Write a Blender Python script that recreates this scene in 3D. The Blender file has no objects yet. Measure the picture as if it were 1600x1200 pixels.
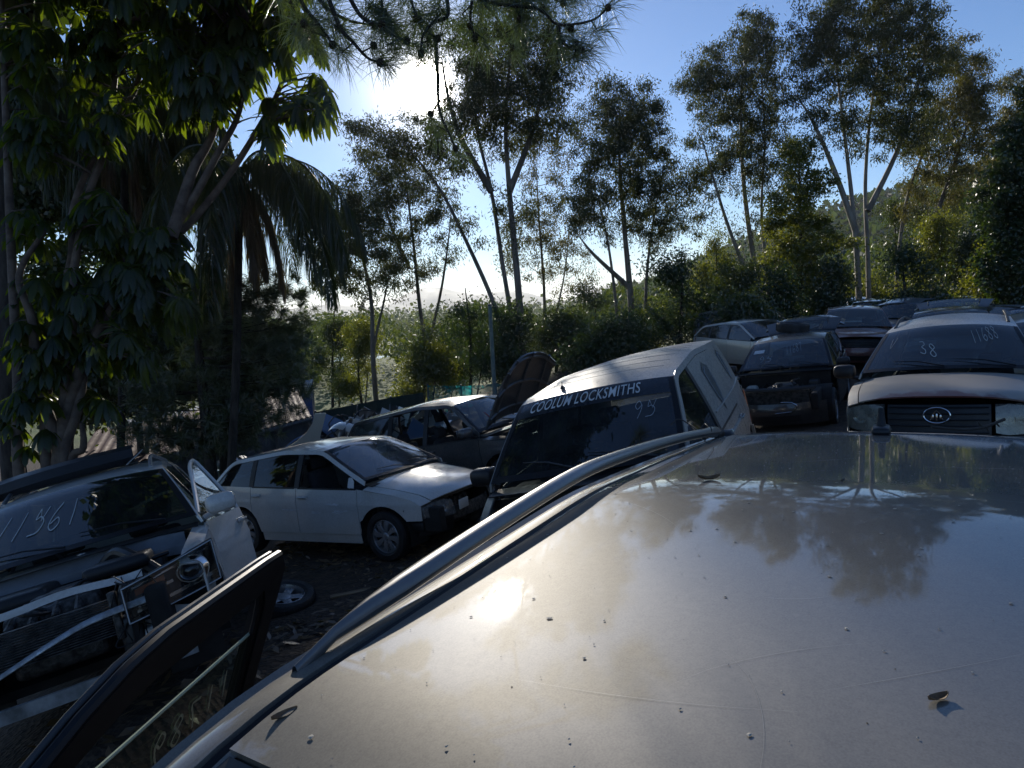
import bpy, math, random
import numpy as np
from mathutils import Vector, Matrix
rnd = random.Random(7); rs = np.random.RandomState(11)
R = math.radians
SC = bpy.context.scene; COL = SC.collection
# ------------------------------------------------------------------ camera
FPX = 1067.0; CZ = 2.1
_p, _r = R(6.5), R(3.0)
cf = np.array([0, math.cos(_p), -math.sin(_p)]); _r0 = np.array([1., 0, 0]); _u0 = np.array([0, math.sin(_p), math.cos(_p)])
cr_ = math.cos(_r)*_r0-math.sin(_r)*_u0; cu = math.sin(_r)*_r0+math.cos(_r)*_u0
cam = bpy.data.cameras.new('camera'); camo = bpy.data.objects.new('camera', cam); COL.objects.link(camo)
cam.sensor_fit = 'HORIZONTAL'; cam.sensor_width = 36; cam.lens = 36*FPX/1600; cam.clip_start = .05; cam.clip_end = 9000
camo.matrix_world = Matrix(((cr_[0], cu[0], -cf[0], 0), (cr_[1], cu[1], -cf[1], 0), (cr_[2], cu[2], -cf[2], CZ), (0, 0, 0, 1)))
SC.camera = camo
# ------------------------------------------------------------------ light
SUN_EL, SUN_AZ = R(17.2), R(-5.7)
SD = np.array([math.sin(SUN_AZ)*math.cos(SUN_EL), math.cos(SUN_AZ)*math.cos(SUN_EL), math.sin(SUN_EL)])
sl = bpy.data.lights.new('sun', 'SUN'); sl.energy = 3.3; sl.angle = R(.55); sl.color = (1, .93, .82)
so = bpy.data.objects.new('sun', sl); COL.objects.link(so); so.rotation_euler = Vector(SD).to_track_quat('Z', 'Y').to_euler()
W = bpy.data.worlds.new('World'); SC.world = W; W.use_nodes = True
nt = W.node_tree; bg = nt.nodes['Background']
sk = nt.nodes.new('ShaderNodeTexSky'); sk.sky_type = 'NISHITA'; sk.sun_disc = False; sk.sun_elevation = SUN_EL; sk.sun_rotation = SUN_AZ
sk.air_density = 1.0; sk.dust_density = .0; sk.ozone_density = 4.0
bg.inputs[1].default_value = .08
hs = nt.nodes.new('ShaderNodeMix'); hs.data_type = 'RGBA'; hs.blend_type = 'MULTIPLY'; hs.inputs[0].default_value = 1; hs.inputs[7].default_value = (.96, .97, 1.10, 1)   # camera white balance
nt.links.new(sk.outputs[0], hs.inputs[6]); nt.links.new(hs.outputs[2], bg.inputs[0])
# the bright ring of sky light round the low sun, and the sun's own blinding disc
tc = nt.nodes.new('ShaderNodeTexCoord'); dp = nt.nodes.new('ShaderNodeVectorMath'); dp.operation = 'DOT_PRODUCT'
nt.links.new(tc.outputs['Generated'], dp.inputs[0]); dp.inputs[1].default_value = tuple(SD)
ac = nt.nodes.new('ShaderNodeMath'); ac.operation = 'ARCCOSINE'; nt.links.new(dp.outputs['Value'], ac.inputs[0])
def wmath(op, a, b):
    n = nt.nodes.new('ShaderNodeMath'); n.operation = op
    for i, q in enumerate((a, b)):
        if isinstance(q, (int, float)): n.inputs[i].default_value = q
        elif q is not None: nt.links.new(q, n.inputs[i])
    return n.outputs[0]
A = ac.outputs[0]
g1 = wmath('MULTIPLY', wmath('EXPONENT', wmath('MULTIPLY', A, -7.0), None), .26)
g2 = wmath('MULTIPLY', wmath('EXPONENT', wmath('MULTIPLY', A, -30.0), None), 2.8)
g3 = wmath('MULTIPLY', wmath('EXPONENT', wmath('MULTIPLY', wmath('POWER', wmath('MULTIPLY', A, 48.0), 2.5), -1.0), None), 90.0)
b2 = nt.nodes.new('ShaderNodeBackground'); b2.inputs[0].default_value = (1, .94, .82, 1)
nt.links.new(wmath('ADD', wmath('ADD', g1, g2), g3), b2.inputs[1])
ads = nt.nodes.new('ShaderNodeAddShader'); nt.links.new(bg.outputs[0], ads.inputs[0]); nt.links.new(b2.outputs[0], ads.inputs[1])
nt.links.new(ads.outputs[0], nt.nodes['World Output'].inputs[0])
vs = SC.view_settings; vs.view_transform = 'Standard'; vs.look = 'None'; vs.gamma = 1; vs.exposure = .5
SC.cycles.max_bounces = 8; SC.cycles.transparent_max_bounces = 16; SC.cycles.volume_bounces = 0; SC.cycles.sample_clamp_indirect = 6

# ------------------------------------------------------------------ helpers
def P(px, py, d):
    return np.array([0, 0, CZ])+d*(cf+(px-800)/FPX*cr_+(600-py)/FPX*cu)
def tag(o, label=None, cat=None, group=None, kind=None):
    if label: o['label'] = label
    if cat: o['category'] = cat
    if group: o['group'] = group
    if kind: o['kind'] = kind
    return o
def empty(name, loc, rot=(0, 0, 0), label=None, cat=None, group=None):
    o = bpy.data.objects.new(name, None); COL.objects.link(o); o.location = [float(q) for q in loc]; o.rotation_euler = rot; o.empty_display_size = .2
    return tag(o, label, cat, group)
def mk(name, V, F, mat, parent=None, smooth=True, sharp=35):
    me = bpy.data.meshes.new(name)
    V = np.asarray(V, float).reshape(-1, 3)
    if isinstance(F, np.ndarray):
        n, k = F.shape
        me.vertices.add(len(V)); me.vertices.foreach_set('co', V.ravel())
        me.loops.add(n*k); me.loops.foreach_set('vertex_index', F.ravel().astype(np.int32))
        me.polygons.add(n); me.polygons.foreach_set('loop_start', np.arange(n, dtype=np.int32)*k)
        me.update(calc_edges=True)
    else:
        me.from_pydata(V.tolist(), [], [list(map(int, f)) for f in F])
    if smooth:
        me.polygons.foreach_set('use_smooth', np.ones(len(me.polygons), bool))
        if sharp: me.set_sharp_from_angle(angle=R(sharp))
    me.materials.append(mat); me.update()
    o = bpy.data.objects.new(name, me); COL.objects.link(o)
    if parent: o.parent = parent
    return o
class MB:
    """collects verts and faces of one part"""
    def __init__(s): s.V = []; s.F = []; s.n = 0
    def add(s, V, F):
        V = np.asarray(V, float).reshape(-1, 3); s.V.append(V); s.F += [tuple(int(i)+s.n for i in f) for f in F]; s.n += len(V); return s
    def grid(s, g, close_u=False):
        g = np.asarray(g, float); n, m, _ = g.shape
        F = [(i*m+j, i*m+j+1, ((i+1) % n)*m+j+1, ((i+1) % n)*m+j) for i in range(n if close_u else n-1) for j in range(m-1)]
        return s.add(g.reshape(-1, 3), F)
    def sheet(s, g, th=.012, ref=(0, 0, .7)):
        g = np.asarray(g, float); n, m, _ = g.shape
        du = np.gradient(g, axis=0); dv = np.gradient(g, axis=1); N = np.cross(du, dv)
        N /= np.maximum(np.linalg.norm(N, axis=2, keepdims=True), 1e-9)
        flip = float(((g-np.array(ref))*N).sum()) < 0
        if flip: N = -N
        h = g-N*th; A = n*m; F = []
        q = lambda a, b, c, d: F.append((a, d, c, b) if flip else (a, b, c, d))
        for i in range(n-1):
            for j in range(m-1):
                a, b, c, d = i*m+j, (i+1)*m+j, (i+1)*m+j+1, i*m+j+1
                q(a, b, c, d); q(A+a, A+d, A+c, A+b)
        ring = [(i, 0) for i in range(n)]+[(n-1, j) for j in range(1, m)]+[(i, m-1) for i in range(n-2, -1, -1)]+[(0, j) for j in range(m-2, 0, -1)]
        ring = [i*m+j for i, j in ring]
        for a, b in zip(ring, ring[1:]+ring[:1]): q(b, a, A+a, A+b)
        return s.add(np.concatenate([g.reshape(-1, 3), h.reshape(-1, 3)]), F)
    def tube(s, pts, r, k=8, caps=True):
        pts = np.asarray(pts, float); n = len(pts); r = np.broadcast_to(np.asarray(r, float), (n,))
        T = np.gradient(pts, axis=0); T /= np.maximum(np.linalg.norm(T, axis=1, keepdims=True), 1e-9)
        a = np.array([0, 0, 1.]) if abs(T[0][2]) < .9 else np.array([1., 0, 0]); u = np.cross(T[0], a); u /= np.linalg.norm(u)
        V = []; an = np.arange(k)*2*math.pi/k
        for i in range(n):
            u = u-T[i]*(u@T[i]); u /= max(np.linalg.norm(u), 1e-9); w = np.cross(T[i], u)
            V.append(pts[i]+r[i]*(np.cos(an)[:, None]*u+np.sin(an)[:, None]*w))
        F = [(i*k+j, i*k+(j+1) % k, (i+1)*k+(j+1) % k, (i+1)*k+j) for i in range(n-1) for j in range(k)]
        if caps: F += [tuple(range(k))[::-1], tuple((n-1)*k+j for j in range(k))]
        return s.add(np.concatenate(V), F)
    def lathe(s, prof, axis='y', k=28, c=(0, 0, 0)):
        an = np.arange(k)*2*math.pi/k; V = []
        for rr, h in prof:
            for t in an:
                q = (rr*math.cos(t), h, rr*math.sin(t)) if axis == 'y' else ((rr*math.cos(t), rr*math.sin(t), h) if axis == 'z' else (h, rr*math.cos(t), rr*math.sin(t)))
                V.append(np.array(q)+np.array(c))
        n = len(prof)
        return s.add(V, [(i*k+j, i*k+(j+1) % k, (i+1)*k+(j+1) % k, (i+1)*k+j) for i in range(n-1) for j in range(k)])
    def box(s, c, d, M=None, r=0.0, n=1):
        """box centre c, size d; with r > 0 rounded; M a 3x3 rotation"""
        c = np.array(c, float); d = np.array(d, float)/2
        if r <= 0:
            V = np.array([[x, y, z] for x in (-1, 1) for y in (-1, 1) for z in (-1, 1)])*d
            F = [(0, 1, 3, 2), (4, 6, 7, 5), (0, 4, 5, 1), (2, 3, 7, 6), (0, 2, 6, 4), (1, 5, 7, 3)]
        else:
            V = []; F = []; m = 6; r = min(r, d.min()*.999)
            for ax in range(3):
                for sg in (-1, 1):
                    b = len(V); a1, a2 = (ax+1) % 3, (ax+2) % 3
                    def cs(h):
                        return np.array([-h, -h+r*.3, -h+r, h-r, h-r*.3, h])
                    for p in cs(d[a1]):
                        for q in cs(d[a2]):
                            v = np.zeros(3); v[ax] = sg*d[ax]; v[a1] = p; v[a2] = q
                            inn = np.clip(v, -(d-r), d-r); e = v-inn; l = np.linalg.norm(e); V.append(inn+e/l*r if l > 1e-9 else v)
                    for i in range(m-1):
                        for j in range(m-1):
                            f = (b+i*m+j, b+(i+1)*m+j, b+(i+1)*m+j+1, b+i*m+j+1); F.append(f if sg > 0 else f[::-1])
            V = np.array(V)
        if M is not None: V = V@np.asarray(M).T
        return s.add(V+c, F)
    def out(s, name, mat, parent=None, smooth=True, sharp=35):
        return mk(name, np.concatenate(s.V), s.F, mat, parent, smooth, sharp)
def rotm(ax, a):
    c, q = math.cos(a), math.sin(a)
    return np.array({'x': [[1, 0, 0], [0, c, -q], [0, q, c]], 'y': [[c, 0, q], [0, 1, 0], [-q, 0, c]], 'z': [[c, -q, 0], [q, c, 0], [0, 0, 1]]}[ax])
def lin(a, b, n): return np.linspace(a, b, n)

# ------------------------------------------------------------------ materials
MATS = {}
def newmat(name):
    m = bpy.data.materials.new(name); m.use_nodes = True; m.node_tree.nodes.clear(); return m
def N(m, t, **k):
    n = m.node_tree.nodes.new(t)
    for a, b in k.items():
        if a.startswith('i_'): n.inputs[a[2:].replace('_', ' ')].default_value = b
        else: setattr(n, a, b)
    return n
def L(m, a, b): m.node_tree.links.new(a, b)
def ramp(m, fac, stops):
    n = N(m, 'ShaderNodeValToRGB'); e = n.color_ramp.elements
    while len(e) < len(stops): e.new(.5)
    for i, (p, c) in enumerate(stops):
        e[i].position = p; e[i].color = (*c, 1) if not isinstance(c, (int, float)) else (c, c, c, 1)
    L(m, fac, n.inputs[0]); return n.outputs[0]
def c4(c): return (*c, 1)
def pbr(name, col, rough=.6, metal=0., col2=None, scale=6., coat=0., coatr=.05, bump=0., bscale=60., rvar=.15, spec=.5, stretch=(1, 1, 1), detail=5):
    if name in MATS: return MATS[name]
    m = newmat(name); b = N(m, 'ShaderNodeBsdfPrincipled'); o = N(m, 'ShaderNodeOutputMaterial'); L(m, b.outputs[0], o.inputs[0])
    t = N(m, 'ShaderNodeTexCoord'); mp = N(m, 'ShaderNodeMapping'); mp.inputs['Scale'].default_value = stretch; L(m, t.outputs['Object'], mp.inputs[0])
    n = N(m, 'ShaderNodeTexNoise', i_Scale=scale, i_Detail=detail, i_Roughness=.62); L(m, mp.outputs[0], n.inputs['Vector'])
    c2 = col2 or tuple(q*.72 for q in col)
    L(m, ramp(m, n.outputs[0], [(.36, c2), (.64, col)]), b.inputs['Base Color'])
    L(m, ramp(m, n.outputs[0], [(.3, min(1, rough+rvar)), (.7, max(.02, rough-rvar))]), b.inputs['Roughness'])
    b.inputs['Metallic'].default_value = metal; b.inputs['Coat Weight'].default_value = coat; b.inputs['Coat Roughness'].default_value = coatr
    b.inputs['Specular IOR Level'].default_value = spec
    if bump:
        n2 = N(m, 'ShaderNodeTexNoise', i_Scale=bscale, i_Detail=4.); L(m, mp.outputs[0], n2.inputs['Vector'])
        bp = N(m, 'ShaderNodeBump', i_Strength=bump, i_Distance=.02); L(m, n2.outputs[0], bp.inputs['Height']); L(m, bp.outputs[0], b.inputs['Normal'])
    MATS[name] = m; return m
def paint(name, col, metal=0., dust=.35, dcol=(.30, .27, .22), coat=1., coatr=.04):
    """car paint under clear coat with rain-spotted dust on faces that look up"""
    if name in MATS: return MATS[name]
    m = newmat(name); b = N(m, 'ShaderNodeBsdfPrincipled'); o = N(m, 'ShaderNodeOutputMaterial'); L(m, b.outputs[0], o.inputs[0])
    t = N(m, 'ShaderNodeTexCoord'); n = N(m, 'ShaderNodeTexNoise', i_Scale=3.2, i_Detail=9., i_Roughness=.7); L(m, t.outputs['Object'], n.inputs['Vector'])
    v = N(m, 'ShaderNodeTexNoise', i_Scale=55., i_Detail=3.); L(m, t.outputs['Object'], v.inputs['Vector'])
    mu = N(m, 'ShaderNodeMath', operation='MULTIPLY'); L(m, n.outputs[0], mu.inputs[0]); L(m, v.outputs[0], mu.inputs[1])
    f = ramp(m, mu.outputs[0], [(.14, 0.), (.42, dust)])
    mx = N(m, 'ShaderNodeMix', data_type='RGBA'); L(m, f, mx.inputs[0]); mx.inputs[6].default_value = c4(col); mx.inputs[7].default_value = c4(dcol)
    L(m, mx.outputs[2], b.inputs['Base Color']); b.inputs['Metallic'].default_value = metal; b.inputs['Roughness'].default_value = .42
    b.inputs['Coat Weight'].default_value = coat
    L(m, ramp(m, mu.outputs[0], [(.12, coatr), (.45, coatr+.25*dust)]), b.inputs['Coat Roughness'])
    MATS[name] = m; return m
def glassm(name='car_glass', tint=(.32, .38, .38), dust=.10, dcol=(.35, .36, .34), rough=.015, refl=1.0):
    if name in MATS: return MATS[name]
    m = newmat(name); o = N(m, 'ShaderNodeOutputMaterial')
    tr = N(m, 'ShaderNodeBsdfTransparent'); tr.inputs[0].default_value = c4(tint)
    gl = N(m, 'ShaderNodeBsdfGlossy', i_Roughness=rough); gl.inputs[0].default_value = (refl, refl, refl, 1)
    df = N(m, 'ShaderNodeBsdfDiffuse'); df.inputs[0].default_value = c4(dcol)
    ge = N(m, 'ShaderNodeNewGeometry'); dt = N(m, 'ShaderNodeVectorMath', operation='DOT_PRODUCT'); L(m, ge.outputs['Incoming'], dt.inputs[0]); L(m, ge.outputs['Normal'], dt.inputs[1])
    ab = N(m, 'ShaderNodeMath', operation='ABSOLUTE'); L(m, dt.outputs['Value'], ab.inputs[0]); su = N(m, 'ShaderNodeMath', operation='SUBTRACT', use_clamp=True); su.inputs[0].default_value = 1; L(m, ab.outputs[0], su.inputs[1])
    pw = N(m, 'ShaderNodeMath', operation='POWER'); L(m, su.outputs[0], pw.inputs[0]); pw.inputs[1].default_value = 4.2; fr = N(m, 'ShaderNodeMath', operation='MULTIPLY_ADD', use_clamp=True); L(m, pw.outputs[0], fr.inputs[0]); fr.inputs[1].default_value = .9; fr.inputs[2].default_value = .075
    t = N(m, 'ShaderNodeTexCoord'); n = N(m, 'ShaderNodeTexNoise', i_Scale=5., i_Detail=8., i_Roughness=.75); L(m, t.outputs['Object'], n.inputs['Vector'])
    a = N(m, 'ShaderNodeMixShader'); L(m, ramp(m, n.outputs[0], [(.35, dust*.25), (.72, dust)]), a.inputs[0]); L(m, tr.outputs[0], a.inputs[1]); L(m, df.outputs[0], a.inputs[2])
    c = N(m, 'ShaderNodeMixShader'); L(m, fr.outputs[0], c.inputs[0]); L(m, a.outputs[0], c.inputs[1]); L(m, gl.outputs[0], c.inputs[2])
    L(m, c.outputs[0], o.inputs[0]); MATS[name] = m; return m
def leafm(name, col, col2, trans=.5, gloss=.10, grough=.35, hue=.0, tcol=(3.2, 3.3, .9, 1)):
    if name in MATS: return MATS[name]
    m = newmat(name); o = N(m, 'ShaderNodeOutputMaterial')
    g = N(m, 'ShaderNodeNewGeometry'); cc = ramp(m, g.outputs['Random Per Island'], [(.0, col), (1., col2)])
    d = N(m, 'ShaderNodeBsdfDiffuse'); t = N(m, 'ShaderNodeBsdfTranslucent'); s = N(m, 'ShaderNodeBsdfGlossy', i_Roughness=grough)
    L(m, cc, d.inputs[0])
    mx = N(m, 'ShaderNodeMix', data_type='RGBA', blend_type='MULTIPLY'); mx.inputs[0].default_value = 1; L(m, cc, mx.inputs[6]); mx.inputs[7].default_value = (3.2, 3.3, .9, 1)
    mx.inputs[7].default_value = tcol; L(m, mx.outputs[2], t.inputs[0])
    a = N(m, 'ShaderNodeMixShader'); a.inputs[0].default_value = trans; L(m, d.outputs[0], a.inputs[1]); L(m, t.outputs[0], a.inputs[2])
    b = N(m, 'ShaderNodeMixShader'); b.inputs[0].default_value = gloss; L(m, a.outputs[0], b.inputs[1]); L(m, s.outputs[0], b.inputs[2])
    L(m, b.outputs[0], o.inputs[0]); MATS[name] = m; return m
RUB = pbr('black_rubber', (.018, .018, .019), .55, bump=.3, bscale=90)
BLK = pbr('black_plastic', (.012, .013, .015), .45, rvar=.1, bump=.05)
DRK = pbr('dark_interior_cloth', (.028, .028, .03), .85, bump=.3)
UND = pbr('underbody_grime', (.02, .018, .016), .9)
ALU = pbr('dull_aluminium', (.42, .43, .44), .38, .85, col2=(.24, .24, .24), scale=14)
STL = pbr('silver_wheel_paint', (.38, .39, .40), .35, .6, scale=9)
CHR = pbr('chrome', (.7, .7, .72), .12, 1.0, rvar=.06)
ENG = pbr('grimy_engine_metal', (.12, .115, .11), .5, .6, col2=(.03, .028, .026), scale=18, bump=.4)
LENS = glassm('headlight_lens', (.75, .78, .76), .22, (.55, .55, .50), .05)
GL = glassm()
RED = pbr('red_lamp_plastic', (.25, .01, .01), .15, coat=1)
AMB = pbr('amber_reflector', (.30, .07, .02), .2, coat=1)
CHALK = pbr('white_paint_pen', (.62, .64, .62), .7, scale=120, col2=(.4, .42, .4))
CHALKG = pbr('thin_paint_pen', (.40, .43, .45), .7, scale=120, col2=(.25, .27, .29))
YCHALK = pbr('yellowish_paint_pen', (.50, .50, .34), .7, scale=120)
WHT = pbr('white_vinyl', (.72, .73, .72), .5)
SEAL = pbr('rubber_seal', (.008, .008, .010), .42, rvar=.08, spec=.35)
PAPER = pbr('white_paper', (.7, .72, .75), .8)

# ------------------------------------------------------------------ car shapes
# ---- car shape functions (plain numpy) ----
class Shape:
    def __init__(s, **k):
        d = dict(W=1.8, xn=2.2, xf=1.35, xb=-1.35, R=.33, xc=1.0, zc=1.05, xw=.25, zw=1.55, xm=-.5, zm=1.6, xr=-1.7, zr=1.55,
                 xt=-2.1, zt=1.05, xtail=-2.2, zhn=.85, sill=.24, nb=.28, tumble=.36, crown=.05, wb=.12, belt_drop=.07, bf=None, br=None,
                 dA=1.0, dB=.1, dC=-.85, hdrop=.07, arch=None, kf=.12, kr=.1)
        d.update(k)
        for a, b in d.items(): setattr(s, a, b)
        if s.arch is None: s.arch = s.R + .07
        kx = [s.xt, s.xr, s.xm, s.xw, s.xc]; kz = [s.zt, s.zr, s.zm, s.zw, s.zc]
        X = np.linspace(s.xt, s.xc, 241); Z = np.interp(X, kx, kz)
        h = (X[1]-X[0]); n = max(1, int(.13/h))
        Zp = np.concatenate([2*Z[0]-Z[1:n+1][::-1], Z, 2*Z[-1]-Z[-n-1:-1][::-1]])
        Z = np.convolve(Zp, np.ones(2*n+1)/(2*n+1), 'valid')
        s._X, s._Z = X, Z
        s.bf = s.zc - s.belt_drop if s.bf is None else s.bf
        s.br = s.zt - .02 if s.br is None else s.br
    def G(s, x): return np.interp(x, s._X, s._Z)
    def belt(s, x): return np.interp(x, [s.xt, s.xc], [s.br, s.bf])
    def w(s, x):
        x = np.asarray(x, float)
        f = np.clip((x-.2)/(s.xn-s.nb-.2), 0, 1.3); r = np.clip((-x-.4)/(-s.xtail-.4), 0, 1.3)
        return s.W/2*(1-s.kf*f**3-s.kr*r**3)
    def side(s, x, z):
        x = np.asarray(x, float); z = np.asarray(z, float)
        zb = s.belt(np.clip(x, s.xt, s.xc)); w = s.w(x)
        lo = w*(1-.10*np.clip((zb*.55-z)/(zb*.55), 0, 1)**2-.035*np.clip((z-zb*.72)/(zb*.28), 0, 1)**2)
        lo = lo + .008*np.exp(-((z-zb*.78)/.022)**2)
        dz = np.clip(z-zb, 0, 9)
        return np.where(z > zb, w*.965-dz*s.tumble-.12*dz*dz, lo)
    def top(s, x, v):           # greenhouse: windscreen, roof, rear glass
        x = np.asarray(x, float); v = np.asarray(v, float)
        g = s.G(x); ys = s.side(x, g)
        k = np.clip((x-s.xw+.25)/(s.xc-s.xw+.25), 0, 1)
        kr = np.clip((s.xr+.25-x)/(s.xr+.25-s.xt), 0, 1)
        X = x+(s.wb*(.35+.65*k)*(k > 0)*np.minimum(1, k*4)-.06*kr)*(1-v*v)
        cr = s.crown*(1-.55*np.maximum(k, kr))
        return np.stack([X, ys*v, g+cr*(1-np.abs(v)**getattr(s, 'cpow', 2.2))], -1)
    def cowl_x(s, v): return s.xc+s.wb*(1-v*v)
    def hz(s, t): return s.zc-.03+(s.zhn-s.zc+.03)*(.72*t+.28*t*t*t)
    def hood(s, t, v):
        t = np.asarray(t, float); v = np.asarray(v, float)
        a = s.cowl_x(v); b = s.xn-s.nb*np.abs(v)**2.6
        x = a+(b-a)*t
        z = s.hz(t)+.035*(1-v*v)-s.hdrop*np.abs(v)**4-.03*np.clip(t-.85, 0, 1)/.15*1.0
        return np.stack([x, v*(s.w(x)-.01), z], -1)
    def fend_top(s, x):
        t = np.clip((x-s.xc)/(s.xn-s.nb-s.xc), 0, 1)
        return s.hz(t)-s.hdrop-.03*np.clip(t-.85, 0, 1)/.15
    def front(s, v, z):
        v = np.asarray(v, float); z = np.asarray(z, float)
        ztop = s.zhn-.06
        px = .05*np.exp(-((z-.48)/.16)**2)-.10*np.clip((.34-z)/.2, 0, 1)**2-.05*np.clip((z-ztop+.12)/.12, 0, 1)**2
        x = s.xn-s.nb*np.abs(v)**2.6+px*(1-.5*v*v)
        return np.stack([x, v*s.w(s.xn-s.nb)*(1+.0*z), z+0*x], -1)
    def rear(s, v, z):
        v = np.asarray(v, float); z = np.asarray(z, float)
        f = np.clip((z-.6)/(s.zt-.6), 0, 1)
        x = s.xtail+(s.xt-s.xtail)*f**1.6+.18*np.abs(v)**3-.04*np.exp(-((z-.5)/.12)**2)
        return np.stack([x, v*s.w(s.xtail+.1), z+0*x], -1)
SH = {}
SH['hatch'] = Shape(W=1.76, xn=2.14, xf=1.30, xb=-1.34, R=.315, xc=1.04, zc=1.0, xw=.22, zw=1.40, xm=-.55, zm=1.425, xr=-1.62, zr=1.32,
                    xt=-2.0, zt=1.02, xtail=-2.15, zhn=.78, bf=.90, br=.99, dA=.93, dB=-.17, dC=-1.1, crown=.045)
SH['van'] = Shape(W=1.83, xn=2.06, xf=1.22, xb=-1.45, R=.32, xc=1.32, zc=1.12, xw=.62, zw=1.66, xm=-.4, zm=1.72, xr=-1.90, zr=1.66,
                  xt=-2.02, zt=1.1, xtail=-2.07, zhn=.86, bf=1.02, br=1.05, dA=1.15, dB=.15, dC=-1.0, tumble=.22, crown=.045)
SH['gw'] = Shape(W=1.80, xn=2.30, xf=1.40, xb=-1.30, R=.36, xc=1.02, zc=1.14, xw=.30, zw=1.60, xm=-.55, zm=1.72, xr=-1.85, zr=1.67, crown=.075,
                 xt=-2.15, zt=1.12, xtail=-2.25, zhn=.98, bf=1.05, br=1.08, sill=.3, nb=.22)
SH['blk'] = Shape(W=1.90, xn=2.36, xf=1.42, xb=-1.42, R=.37, xc=1.0, zc=1.1, xw=.2, zw=1.57, xm=-.5, zm=1.62, xr=-1.85, zr=1.54,
                  xt=-2.2, zt=1.1, xtail=-2.35, zhn=.92, sill=.28)
SH['mux'] = Shape(W=1.98, kf=.05, tumble=.43, xn=2.38, xf=1.42, xb=-1.42, R=.385, xc=1.05, zc=1.18, xw=.30, zw=1.67, xm=-.4, zm=1.76, xr=-1.9, zr=1.70,
                  xt=-2.25, zt=1.16, xtail=-2.35, zhn=1.02, sill=.36)
SH['dark'] = Shape(W=1.80, xn=2.25, xf=1.36, xb=-1.30, R=.36, xc=1.0, zc=1.12, xw=.42, zw=1.62, xm=-.4, zm=1.70, xr=-2.0, zr=1.64,
                   xt=-2.2, zt=1.1, xtail=-2.25, zhn=.95, sill=.32, dA=.98, dB=-.12, dC=-.95)
SH['fore'] = Shape(W=1.80, xn=2.25, xf=1.40, xb=-1.25, R=.34, xc=1.05, zc=1.08, xw=.28, zw=1.545, xm=-.7, zm=1.60, xr=-2.2, zr=1.53,
                   xt=-2.3, zt=1.08, xtail=-2.35, zhn=.9, sill=.28, crown=.038, cpow=2.6)
# ------------------------------------------------------------------ car builder
def cat(pts, n=6):
    p = np.asarray(pts, float)
    if len(p) < 3: return p
    q = np.vstack([2*p[0]-p[1], p, 2*p[-1]-p[-2]]); o = []
    for i in range(1, len(q)-2):
        for t in np.linspace(0, 1, n, endpoint=False):
            a, b, c, d = q[i-1], q[i], q[i+1], q[i+2]
            o.append(.5*((2*b)+(-a+c)*t+(2*a-5*b+4*c-d)*t*t+(-a+3*b-3*c+d)*t**3))
    o.append(p[-1]); return np.array(o)
GLY = {'0': [[(.3, 1), (.05, .6), (.12, .1), (.4, .02), (.56, .45), (.45, .9), (.27, 1)]], '1': [[(.33, 1), (.24, .02)]],
       '3': [[(.08, .9), (.4, 1), (.5, .78), (.25, .55), (.52, .35), (.42, .06), (.05, .08)]],
       '5': [[(.66, .98), (.2, .97)], [(.2, .97), (.13, .60), (.36, .66), (.60, .44), (.46, .10), (.02, .04)]],
       '6': [[(.5, 1), (.17, .62), (.05, .22), (.28, .0), (.54, .2), (.42, .44), (.1, .26)]],
       '7': [[(.06, .93), (.55, .98), (.38, .5), (.25, 0)]],
       '8': [[(.5, .86), (.28, 1), (.12, .8), (.32, .55), (.52, .25), (.3, .02), (.08, .22), (.3, .52), (.5, .74), (.5, .86)]],
       '9': [[(.5, .75), (.28, 1), (.06, .75), (.25, .52), (.5, .75), (.46, .4), (.3, 0)]],
       'V': [[(.02, .95), (.25, .02), (.55, 1)]], 'I': [[(.3, 1), (.28, 0)]], '/': [[(.5, 1), (.05, 0)]], '2': [[(.08, .8), (.3, 1), (.52, .75), (.1, .05), (.6, .04)]]}
def scrawl(parent, text, mapf, w, mat, name='writing', adv=.8, slant=.0, mirror=False):
    """paint-pen strokes laid on a surface: mapf(a, b) gives the point, a along the line, b up, both in letter heights"""
    mb = MB(); x0 = 0
    for ch in text:
        for st in GLY.get(ch, []):
            p = cat(st, 6) if len(st) > 2 else np.array([st[0], ((st[0][0]+st[1][0])/2+.02, .5), st[1]])
            p = p+np.array([x0, 0]); p[:, 0] += slant*p[:, 1]
            t = np.gradient(p, axis=0); t /= np.maximum(np.linalg.norm(t, axis=1, keepdims=True), 1e-6); nn = np.stack([-t[:, 1], t[:, 0]], 1)
            ww = w*(.7+.3*np.abs(np.sin(np.arange(len(p))*1.3)))[:, None]
            g = np.array([[mapf(*q) for q in p+nn*ww], [mapf(*q) for q in p-nn*ww]])
            mb.grid(g)
        x0 += adv
    return mb.out(name, mat, parent, smooth=False)
def lettering(parent, text, mapf, mat, name='lettering', extrude=0.0, shear=.16, fat=.006):
    """solid letters from Blender's own font, laid on a surface by mapf(a, b, c); width is scaled so that a runs 0..1"""
    cu_ = bpy.data.curves.new('t', 'FONT'); cu_.body = text; cu_.shear = shear; cu_.offset = fat; cu_.resolution_u = 3; cu_.space_character = 1.08
    to = bpy.data.objects.new('t', cu_); COL.objects.link(to)
    dg = bpy.context.evaluated_depsgraph_get(); me = bpy.data.meshes.new_from_object(to.evaluated_get(dg))
    V = np.zeros(len(me.vertices)*3); me.vertices.foreach_get('co', V); V = V.reshape(-1, 3)
    Fc = [tuple(p.vertices) for p in me.polygons]
    bpy.data.objects.remove(to); bpy.data.curves.remove(cu_); bpy.data.meshes.remove(me)
    lo, hi = V.min(0), V.max(0); sc = hi[0]-lo[0]
    Q = [mapf((v[0]-lo[0])/sc, v[1]/(hi[1]-0 if hi[1] > 0 else 1)) for v in V]
    return mk(name, Q, Fc, mat, parent, smooth=False)

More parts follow.
